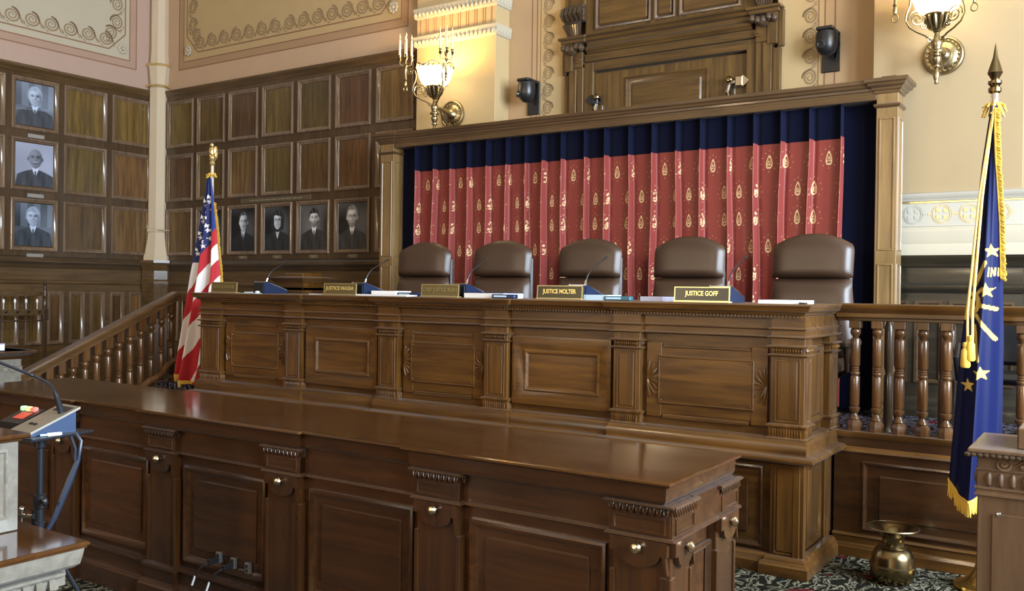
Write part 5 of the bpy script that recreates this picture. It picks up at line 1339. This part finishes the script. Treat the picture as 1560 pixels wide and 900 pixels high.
for a, c in (((-0.617, 1.757), (-0.614, 1.802)), ((-0.604, 1.757), (-0.602, 1.802)), ((-0.602, 1.802), (-0.588, 1.76)), ((-0.588, 1.76), (-0.586, 1.805)), ((-0.575, 1.76), (-0.573, 1.805)), ((-0.573, 1.805), (-0.562, 1.794)), ((-0.562, 1.794), (-0.562, 1.772)), ((-0.562, 1.772), (-0.575, 1.76))):
    m_ |= line(None, a, c, .0035)
Cc[m_] = gold_c
V = np.stack([Xg, Yg, Zs], -1); np_mesh('flag_cloth', V, grid_faces(nz, nx)[:, ::-1], printed('satin_cloth', .6, sheen=.0, spec=.2), ind, Cc)
Vl = V-np.array(ind.location)
fringe('bottom_fringe', [tuple(Vl[-1, i]) for i in range(0, nx, 5)], .075, ind, fringe_m, n=130)
ui = 80
side = [tuple(Vl[i, int(ui+26*min(1, i/120))]+np.array((.0, -.018, 0))) for i in range(4, 190, 10)]
fringe('side_fringe', side, .030, ind, fringe_m, (.8, -.3, -.45), n=150)
mb = MB(); t0 = Vector((0, 0, GZ(2.72)))
for k in range(18):
    a = 2*PI*k/18; mb.tube([t0, t0+Vector((.035*math.cos(a), .035*math.sin(a)-.01, .02)), t0+Vector((.06*math.cos(a), .05*math.sin(a)-.02, -.03+.03*math.sin(k*2.7)))], .006, 5)
tag(lobj('gathered_fringe', mb, fringe_m, ind), kind='stuff')
mb = MB(); yy = -.26
for dx in (-.012, .012):
    pa, pb, pc = (-0.607, 2.754), (-0.657, 2.201), (-0.69, 1.56)
    mb.tube([(pa[0]-ind.location.x, -.05, GZ(pa[1])), (pb[0]-ind.location.x+dx*.6, -.15, GZ(pb[1])), (pc[0]-ind.location.x+dx, -.235, GZ(pc[1])), (pc[0]-ind.location.x+dx+.004, -.25, GZ((-0.693, 1.37)[1]))], .007, 8)
lobj('cord', mb, cord_m, ind)
for dx, c in ((-.014, (-0.693, 1.37)), (.010, (-0.693, 1.408))):
    mb = MB(); mb.lathe([(0, .02), (.014, .015), (.016, 0), (.012, -.012), (.022, -.03), (.026, -.11), (.02, -.12), (0, -.12)], c[0]-ind.location.x+dx, -.25, 12)
    for i, v in enumerate(mb.v): mb.v[i] = (v[0], v[1], v[2]+GZ(c[1]))
    lobj('tassel', mb, fringe_m, ind)

# ------------------------------------------------------------------ spittoon
sp = thing('spittoon', 'dark brass spittoon with wide flared rim on the carpet by the flag', 'spittoon', (-1.075, 5.56, 0))
mb = MB(); mb.lathe([(0, .0), (.085, .0), (.105, .015), (.120, .05), (.122, .085), (.120, .095), (.114, .15), (.098, .185), (.075, .205), (.062, .215), (.058, .235), (.062, .265), (.085, .29), (.125, .305), (.140, .312), (.142, .318), (.138, .320), (.12, .312), (.08, .30), (.05, .27), (.045, .22), (0, .20)], 0, 0, 40); lobj('body', mb, brass_dark, sp)
mb = MB(); mb.lathe([(.119, .094), (.127, .098), (.127, .106), (.119, .110)], 0, 0, 40); lobj('girdle_ring', mb, brass, sp)
mb = MB(); mb.lathe([(.074, .204), (.078, .209), (.070, .214)], 0, 0, 40); lobj('neck_ring', mb, brass, sp)
mb = MB(); mb.tube([(.139*math.cos(2*PI*k/40), .139*math.sin(2*PI*k/40), .316) for k in range(40)], .0045, 8, closed=True); lobj('rolled_rim', mb, brass, sp)

# ------------------------------------------------------------------ right-hand lectern, near the camera
lr = thing('carved_lectern', 'brown carved lectern with rope edge cutting the right picture side, before the indigo flag', 'lectern', (-.1, 4.2, 0))
lx0, lx1, ly0, ly1 = -.465, 1.4, 4.0, 4.43  # lengthened past the view to block low window light
mb = MB(); mb.box(lx0, lx1, ly0, ly1, .02, .88, .004); obj('body', mb, wood_lectern, lr)
mb = MB(); mb.box(lx0-.012, lx1+.012, ly0-.012, ly1+.012, 0, .12, .006); obj('plinth', mb, wood_lectern, lr)
sq = [(lx0, ly1), (lx0, ly0), (lx1, ly0), (lx1, ly1)]
mb = MB(); mb.sweep(sq, [(0, .865), (.010, .868), (.010, .876), (.004, .88), (.004, .89), (.010, .894), (.010, .902), (0, .905)], closed=True); obj('waist_moulding', mb, wood_lectern, lr)
mb = MB(); mb.box(lx0-.002, lx1+.002, ly0-.002, ly1+.002, .88, 1.03, .002); obj('frieze', mb, wood_lectern, lr)
mb = MB()
n = 44
for i in range(n):
    x = lx0+.02+(lx1-lx0-.04)*(i+.5)/n; mb.tube([(x, ly0-.002, .958), (x, ly0-.006, .945), (x, ly0-.006, .915), (x, ly0-.002, .905)], [.006, .011, .010, .005], 8)
for i in range(9):
    y = ly0+.02+(ly1-ly0-.04)*(i+.5)/9; mb.tube([(lx0-.002, y, .958), (lx0-.006, y, .945), (lx0-.006, y, .915), (lx0-.002, y, .905)], [.006, .011, .010, .005], 8)
tag(obj('gadroon_band', mb, wood_lectern, lr), kind='stuff')
mb = MB()
for i in range(13):
    x = lx0+.09+.135*i; mb.tube(spiral(Vector((x, ly0-.004, .997)), .030, 1.6, 0, Vector((1, 0, 0)), Vector((0, 0, 1)), 1 if i % 2 else -1, 22), .006, 5); mb.tube([(x+.03, ly0-.004, .985), (x+.07, ly0-.008, 1.015), (x+.10, ly0-.004, .985)], .006, 5); mb.ball((x+.066, ly0-.006, .99), (.012, .008, .012), 8, 5)
for i in range(3):
    y = ly0+.08+.13*i; mb.tube(spiral(Vector((lx0-.004, y, .997)), .030, 1.6, 0, Vector((0, 1, 0)), Vector((0, 0, 1)), 1, 22), .006, 5)
tag(obj('scroll_carving', mb, wood_lectern, lr), kind='stuff')
mb = MB(); mb.sweep(sq, [(0, .965), (.008, .967), (.008, .972), (0, .974)], closed=True); obj('fillet', mb, wood_lectern, lr)
mb = MB(); mb.box(lx0-.035, lx1+.035, ly0-.035, ly1+.035, 1.034, 1.052, .005); mb.box(lx0-.015, lx1+.015, ly0-.015, ly1+.015, 1.018, 1.036, .003); obj('top_board', mb, wood_lectern, lr)
mb = MB()
for i in range(88):
    x = lx0-.034+(lx1-lx0+.068)*i/87; mb.ball((x, ly0-.030, 1.027), (.013, .010, .009), 7, 5)
for i in range(22):
    y = ly0-.03+(ly1-ly0+.06)*i/21; mb.ball((lx0-.030, y, 1.027), (.010, .013, .009), 7, 5)
tag(obj('rope_edge', mb, wood_dark, lr), kind='stuff')
mb = MB(); mb.box(-.335, lx1-.03, ly0+.05, ly1-.02, 1.05, 1.135, .006); obj('upper_box', mb, wood_lectern, lr)
mb = MB(); mb.prism([(lx0+.055, .80), (lx0+.055, .10), (lx1-.05, .10), (lx1-.05, .80)], ly0-.006, ly0+.002); obj('front_panel', mb, wood_lectern, lr)
mb = MB(); mb.ball((lx0+.075, ly0-.006, .80), (.009, .006, .009), 8, 5); obj('screw_stud', mb, chrome, lr)
bd = thing('sloped_board', 'brown sloping board edge at the right picture border above the lectern', 'board', (.05, 4.55, 1.052))
mb = MB(); mb.add([(x, y, z) for x in (-.19, .20) for y, z in ((-.04, 0), (.0, 0), (.05, .30), (.02, .31))], [(3, 2, 1, 0), (4, 5, 6, 7), (0, 1, 5, 4), (1, 2, 6, 5), (2, 3, 7, 6), (3, 0, 4, 7)]); lobj('board', mb, wood_lectern, bd)
bd.location = (-.02, 4.30, 1.137)

# ------------------------------------------------------------------ far left lectern behind the counter
ll = thing('pale_lectern', 'pale carved oak lectern with a book on top, left of the stair handrail', 'lectern', (-7.7, 3.7, 0))
ax0, ax1, ay0, ay1 = -7.95, -7.45, 3.36, 3.96
sq = [(ax0, ay1), (ax0, ay0), (ax1, ay0), (ax1, ay1)]
mb = MB(); mb.box(ax0, ax1, ay0, ay1, 0, 1.06, .004); obj('body', mb, wood_pale, ll)
mb = MB(); mb.sweep(sq, [(0, .93), (.008, .932), (.010, .94), (.004, .945), (.004, .965), (.010, .97), (0, .975)], closed=True); obj('waist_moulding', mb, wood_pale, ll)
mb = MB()
for i in range(16):
    x = ax0+.02+(ax1-ax0-.04)*(i+.5)/16; mb.tube([(x, ay0-.002, .965), (x, ay0-.012, .955), (x, ay0-.002, .945)], .008, 5)
for i in range(10):
    y = ay0+.02+(ay1-ay0-.04)*(i+.5)/10; mb.tube([(ax1+.002, y, .965), (ax1+.012, y, .955), (ax1+.002, y, .945)], .008, 5)
tag(obj('bead_band', mb, wood_pale, ll), kind='stuff')
mb = MB(); mb.sweep(sq, [(0, 1.03), (.012, 1.04), (.02, 1.055), (.05, 1.07), (.085, 1.085), (.085, 1.10), (-.1, 1.10)], closed=True); mb.box(ax0-.07, ax1+.07, ay0-.07, ay1+.07, 1.078, 1.10, .004); obj('top_board', mb, wood_counter_h, ll)
slab('closed_book', 'pale grey closed book lying on the pale lectern', 'book', -7.90, -7.52, 3.42, 3.86, .055, lavender, z=1.101, pages=True)

# ------------------------------------------------------------------ counsel table in the left foreground with a small desk stand
ct = thing('counsel_table', 'pale oak table with glossy brown top and carved corner leg, bottom left foreground', 'table', (-3.6, 1.2, 0))
tx0, tx1, ty0, ty1 = -4.6, -3.0, .5, 1.83
sq = [(tx0, ty0), (tx1, ty0), (tx1, ty1), (tx0, ty1)]
mb = MB(); mb.sweep(sq, [(-.02, .75), (.0, .75), (.006, .746), (.007, .738), (.0, .734), (-.004, .728), (-.03, .722)], closed=True); mb.box(tx0, tx1, ty0, ty1, .728, .7505, 0); obj('tabletop', mb, wood_top, ct)
mb = MB(); mb.sweep(sq, [(-.03, .728), (-.006, .726), (-.010, .70), (-.016, .672), (-.03, .66), (-.05, .655)], closed=True); mb.box(tx0+.05, tx1-.05, ty0+.05, ty1-.05, .60, .73, 0); obj('apron', mb, wood_pale, ct)
for cx_, cy_ in ((tx1-.16, ty1-.19), (tx1-.16, ty0+.19), (tx0+.16, ty1-.19), (tx0+.16, ty0+.19)):
    w = .11; s4 = [(cx_-w, cy_+w), (cx_-w, cy_-w), (cx_+w, cy_-w), (cx_+w, cy_+w)]
    mb = MB(); mb.box(cx_-w+.01, cx_+w-.01, cy_-w+.01, cy_+w-.01, .0, .655, .004)
    mb.sweep(s4, [(0, .655), (.02, .65), (.02, .64), (.008, .63), (0, .625)], closed=True)
    for i in range(5):
        u = -w+.02+(2*w-.04)*i/4
        for px_, py_ in ((cx_+w, cy_+u), (cx_+u, cy_-w), (cx_-w, cy_+u), (cx_+u, cy_+w)): mb.tube([(px_, py_, .63), (px_+(.012 if px_ > cx_+w-.001 else 0), py_, .60), (px_, py_, .58)], [.012, .018, .006], 6)
    obj('leg', mb, wood_pale, ct)
sd = thing('desk_stand', 'pale oak desk stand with brown top, standing on the counsel table', 'stand', (-3.6, 1.5, .751))
mb = MB(); mb.box(-3.85, -3.325, 1.30, 1.76, .752, 1.085, .003); obj('body', mb, wood_pale, sd)
mb = MB(); mb.ring(-.19, .19, .80, 1.05, 0, [(0, 0), (0, .004), (.008, .006), (.016, -.004)]); lobj('side_panel', mb, wood_pale, sd, (-3.324-sd.location.x, 1.53-sd.location.y, -.751), (0, 0, PI/2))
mb = MB(); mb.box(-3.88, -3.295, 1.27, 1.79, 1.088, 1.104, .004); mb.box(-3.86, -3.315, 1.29, 1.77, 1.076, 1.09, .003); obj('top_board', mb, wood_top, sd)

# ------------------------------------------------------------------ music-stand style microphone stand
ms = thing('equipment_stand', 'black metal stand with flat tray and tripod braces beside the counter', 'stand', (-3.94, 2.18, 0))
TZ = .985
mb = MB(); mb.box(-.22, .22, -.16, .16, TZ-.012, TZ, .003); mb.box(-.22, .22, -.165, -.158, TZ-.012, TZ+.006, .002); tray = lobj('tray', mb, black_metal, ms, (-.13, .02, 0), (0, 0, .18))
mb = MB(); mb.tube([(0, 0, .22), (0, 0, .70)], .017, 12); mb.tube([(0, 0, .65), (0, 0, TZ-.01)], .013, 12); mb.lathe([(.014, TZ-.06), (.022, TZ-.055), (.024, TZ-.014), (.03, TZ-.012)], 0, 0, 14); lobj('pole', mb, black_metal, ms)
mb = MB(); mb.lathe([(.018, .66), (.026, .665), (.026, .72), (.018, .725)], 0, 0, 14); mb.tube([(.02, 0, .70), (.055, -.01, .70)], .007, 8); mb.ball((.063, -.012, .70), (.014, .014, .02), 8, 6); lobj('height_knob', mb, black, ms)
mb = MB(); mb.lathe([(.018, .555), (.024, .56), (.024, .60), (.018, .605)], 0, 0, 14); lobj('leg_collar', mb, black_metal, ms)
for a in (.5, 2.6, 4.7):
    mb = MB(); mb.tube([(.02*math.cos(a), .02*math.sin(a), .56), (.36*math.cos(a), .36*math.sin(a), .012)], .010, 8); mb.tube([(.0, 0, .24), (.21*math.cos(a), .21*math.sin(a), .255)], .007, 6); mb.ball((.36*math.cos(a), .36*math.sin(a), .014), .014, 8, 6); lobj('leg', mb, black_metal, ms)
mb = MB(); mb.tube([(-.10, -.03, .62), (-.02, -.02, .625)], .010, 8); mb.tube([(-.09, -.03, .645), (-.09, -.03, .50)], .008, 8)
for z in (.65, .495): mb.ball((-.09, -.03, z), .013, 8, 6)
lobj('clamp_handle', mb, chrome, ms)
mb = MB(); mb.box(-.035, .0, -.02, .02, .46, .66, .004); lobj('clamp_block', mb, black, ms)
cu = thing('stand_cable', 'dark cable strap hanging from the tray down to the equipment stand pole', 'cable', (-3.94, 2.18, 0))
mb = MB(); mb.tube([(.07, .12, .985), (.098, .13, .95), (.098, .12, .88), (.085, .10, .83)], .008, 7); mb.tube([(.07, .10, .97), (.105, .10, .92), (.10, .10, .87)], .006, 7)
mb.tube([(.098, .12, .875), (.08, .09, .78), (.05, .04, .62), (.02, -.018, .50)], [.010, .016, .012, .008], 8); lobj('strap', mb, mat('dark_blue_cable', (.02, .03, .055), .4), cu)
# console on the tray
R = Matrix.Rotation(-.50, 4, 'Z')
pc = thing('conference_console', 'silver and black conference microphone console on the tray of the stand', 'microphone', (-3.975, 2.22, TZ+.001), -.04)
mb = MB(); mb.add([(x, y, z) for x in (-.075, .075) for y, z in ((-.10, 0), (.10, 0), (.10, .095), (-.10, .012))], [(0, 1, 2, 3)[::1], (7, 6, 5, 4), (0, 4, 5, 1), (1, 5, 6, 2), (2, 6, 7, 3), (3, 7, 4, 0)]); lobj('housing', mb, mat('blue_grey_housing', (.02, .045, .11), .35), pc, smooth=None)
mb = MB(); 
P_ = lambda x, y, h: (x, y, .012+(y+.10)*.415+h)
mb.add([P_(x, y, h) for h in (.0, .010) for x, y in ((-.085, -.125), (.085, -.125), (.085, .115), (-.085, .115))], [(3, 2, 1, 0), (4, 5, 6, 7), (0, 1, 5, 4), (1, 2, 6, 5), (2, 3, 7, 6), (3, 0, 4, 7)]); lobj('face_plate', mb, mat('brushed_silver', (.36, .33, .28), .35, metal=.6), pc, smooth=None)
mb = MB()
for x, y in ((-.02, -.05), (.015, -.05)): mb.ball(P_(x, y, .011), (.014, .010, .006), 8, 5)
mb.add([P_(x, y, .0105) for x, y in ((-.06, .06), (.06, .06), (.06, .10), (-.06, .10))], [(0, 1, 2, 3)]); lobj('grille', mb, black, pc)
mb = MB(); p0 = Vector(P_(.035, .055, .008))
mb.tube([p0, p0+Vector((0, -.022, .075))], [.015, .011], 10); mb.tube([p0+Vector((0, -.022, .075)), p0+Vector((0, -.032, .10))], [.011, .007], 10); lobj('mic_socket', mb, black_metal, pc)
q0 = p0+Vector((0, -.032, .10))
mb = MB(); mb.tube([q0, q0+Vector((0, -.02, .03)), q0+Vector((0, -.055, .055)), q0+Vector((0, -.10, .078)), q0+Vector((0, -.20, .125)), q0+Vector((0, -.34, .19))], .0065, 8); mb.ball(q0+Vector((0, -.10, .078)), .009, 8, 6); lobj('gooseneck', mb, black_metal, pc)
tb = thing('timer_box', 'small black timer box with red, yellow and green lamps on the stand tray', 'timer', (-4.165, 2.22, TZ+.001), .05)
mb = MB(); mb.add([(x, y, z) for x in (-.075, .075) for y, z in ((-.06, 0), (.06, 0), (.06, .085), (-.06, .035))], [(0, 1, 2, 3), (7, 6, 5, 4), (0, 4, 5, 1), (1, 5, 6, 2), (2, 6, 7, 3), (3, 7, 4, 0)]); lobj('housing', mb, black, tb, smooth=None)
mb = MB(); mb.add([(x, y, .042+(y+.045)*.42+.002) for x, y in ((-.03, -.03), (.05, -.03), (.05, .02), (-.03, .02))], [(0, 1, 2, 3)]); lobj('red_display', mb, mat('red_display_mat', (.25, .03, .02), .3, emit=(1, .12, .06), es=.5), tb, smooth=None)
for i, (c, e) in enumerate((((.5, .85, .6), .5), ((.9, .8, .35), .5), ((.9, .2, .15), .6))):
    mb = MB(); mb.box(-.055+.04*i-.016, -.055+.04*i+.016, .03, .055, .07, .094, .005); lobj('signal_lamp', mb, mat('lamp_%d' % i, c, .3, emit=c, es=e), tb)
pb = thing('white_connector', 'white cable connector on the right edge of the stand tray', 'connector', (-3.865, 2.20, TZ), 1.3)
mb = MB(); mb.box(-.03, .03, -.008, .008, 0, .014, .003); lobj('plug', mb, white_gloss, pb)
mb = MB(); mb.tube([(-.03, 0, .006), (-.055, .004, .0055)], .005, 6); lobj('cable', mb, blue_paper, pb)

# ------------------------------------------------------------------ coat rail by the far left wall, pedestal, chair behind the balustrade
cr = thing('coat_stand', 'slim dark coat stand rail with white knobs in front of the left wainscot', 'coat stand', (-10.9, 5.1, 0))
mb = MB(); mb.lathe([(0, 0), (.13, 0), (.13, .02), (.03, .05), (.020, .08), (.020, 1.18), (.026, 1.19), (.022, 1.20), (.022, 1.32), (.020, 1.33), (.024, 1.34), (.024, 1.45), (.018, 1.46), (.03, 1.50), (.018, 1.54), (.022, 1.57), (.022, 1.61), (.014, 1.62), (.022, 1.635), (.022, 1.66), (0, 1.68)], 0, 0, 14); mb.box(-.032, .032, -.032, .032, 1.20, 1.335, .006)
pme = mesh_of('post', mb, wood_dark)
for y in (.97, -.97): lobj('post', pme, None, cr, (0, y, 0))
for z0, z1, w, m in ((1.26, 1.33, .018, wood_wall_h), (1.185, 1.205, .012, wood_dark), (1.49, 1.545, .022, wood_wall_h)):
    mb = MB(); mb.box(-w, w, -.96, .96, z0, z1, .004); lobj('rail', mb, m, cr)
kb = MB(); kb.ball((0, 0, 1.43), (.014, .014, .030), 10, 7); kb.tube([(0, 0, 1.335), (0, 0, 1.41)], .005, 6)
kme = mesh_of('knob', kb, white_gloss); hb = MB(); hb.tube([(.015, 0, 1.30), (.05, 0, 1.295), (.06, 0, 1.315)], .007, 6); hme = mesh_of('hook', hb, black_metal)
for k in range(14): lobj('knob', kme, None, cr, (0, .875-.1325*k, 0)); lobj('hook', hme, None, cr, (0, .885-.1325*k, 0))
pdl = thing('wooden_pedestal', 'square wooden pedestal with flared cap standing behind the bench at the striped flag', 'pedestal', (-7.26, 6.85, DZ))
mb = MB(); mb.box(-.21, .21, -.21, .21, 0, .96, .004); lobj('shaft', mb, wood_bench_v, pdl)
mb = MB(); mb.sweep([(-.21, .21), (-.21, -.21), (.21, -.21), (.21, .21)], [(0, .90), (.01, .91), (.01, .925), (.0, .93), (.0, 1.0), (.012, 1.015), (.02, 1.03), (.05, 1.045), (.055, 1.06), (-.1, 1.075)], closed=True); mb.box(-.14, .14, -.14, .14, 1.06, 1.11, .008); lobj('cap', mb, wood_bench_h, pdl)
oc = thing('side_table', 'dark turned-leg side table in the shade behind the right balustrade', 'table', (-1.15, 6.75, DZ))
mb = MB(); mb.box(-.22, .22, -.2, .2, .84, .88, .005); lobj('tabletop', mb, wood_dark, oc)
for sx in (-1, 1):
    for sy in (-1, 1):
        mb = MB(); mb.lathe([(.02, 0), (.035, .03), (.02, .08), (.03, .11), (.03, .40), (.02, .43), (.03, .47), (.03, .74), (.02, .78), (.035, .84)], sx*.17, sy*.16, 12); lobj('leg', mb, wood_dark, oc)
oc = thing('office_chair', 'dark chair with looped arms glimpsed between the right balusters', 'chair', (-.62, 6.75, DZ))
mb = MB(); mb.box(-.24, .24, -.22, .22, .40, .47, .03); lobj('seat', mb, black, oc)
mb = MB(); mb.box(-.22, .22, .19, .25, .50, .82, .03); lobj('backrest', mb, black, oc)
for s in (-1, 1):
    mb = MB(); mb.tube([(s*.26, .2, .42), (s*.28, .1, .62), (s*.28, -.1, .64), (s*.28, -.2, .56), (s*.27, -.16, .42), (s*.26, .0, .39)], .018, 8); lobj('armrest', mb, black, oc)
    for sy in (-.18, .18):
        mb = MB(); mb.tube([(s*.2, sy, .41), (s*.23, sy*1.2, 0.0)], .016, 8); lobj('leg', mb, black_metal, oc)
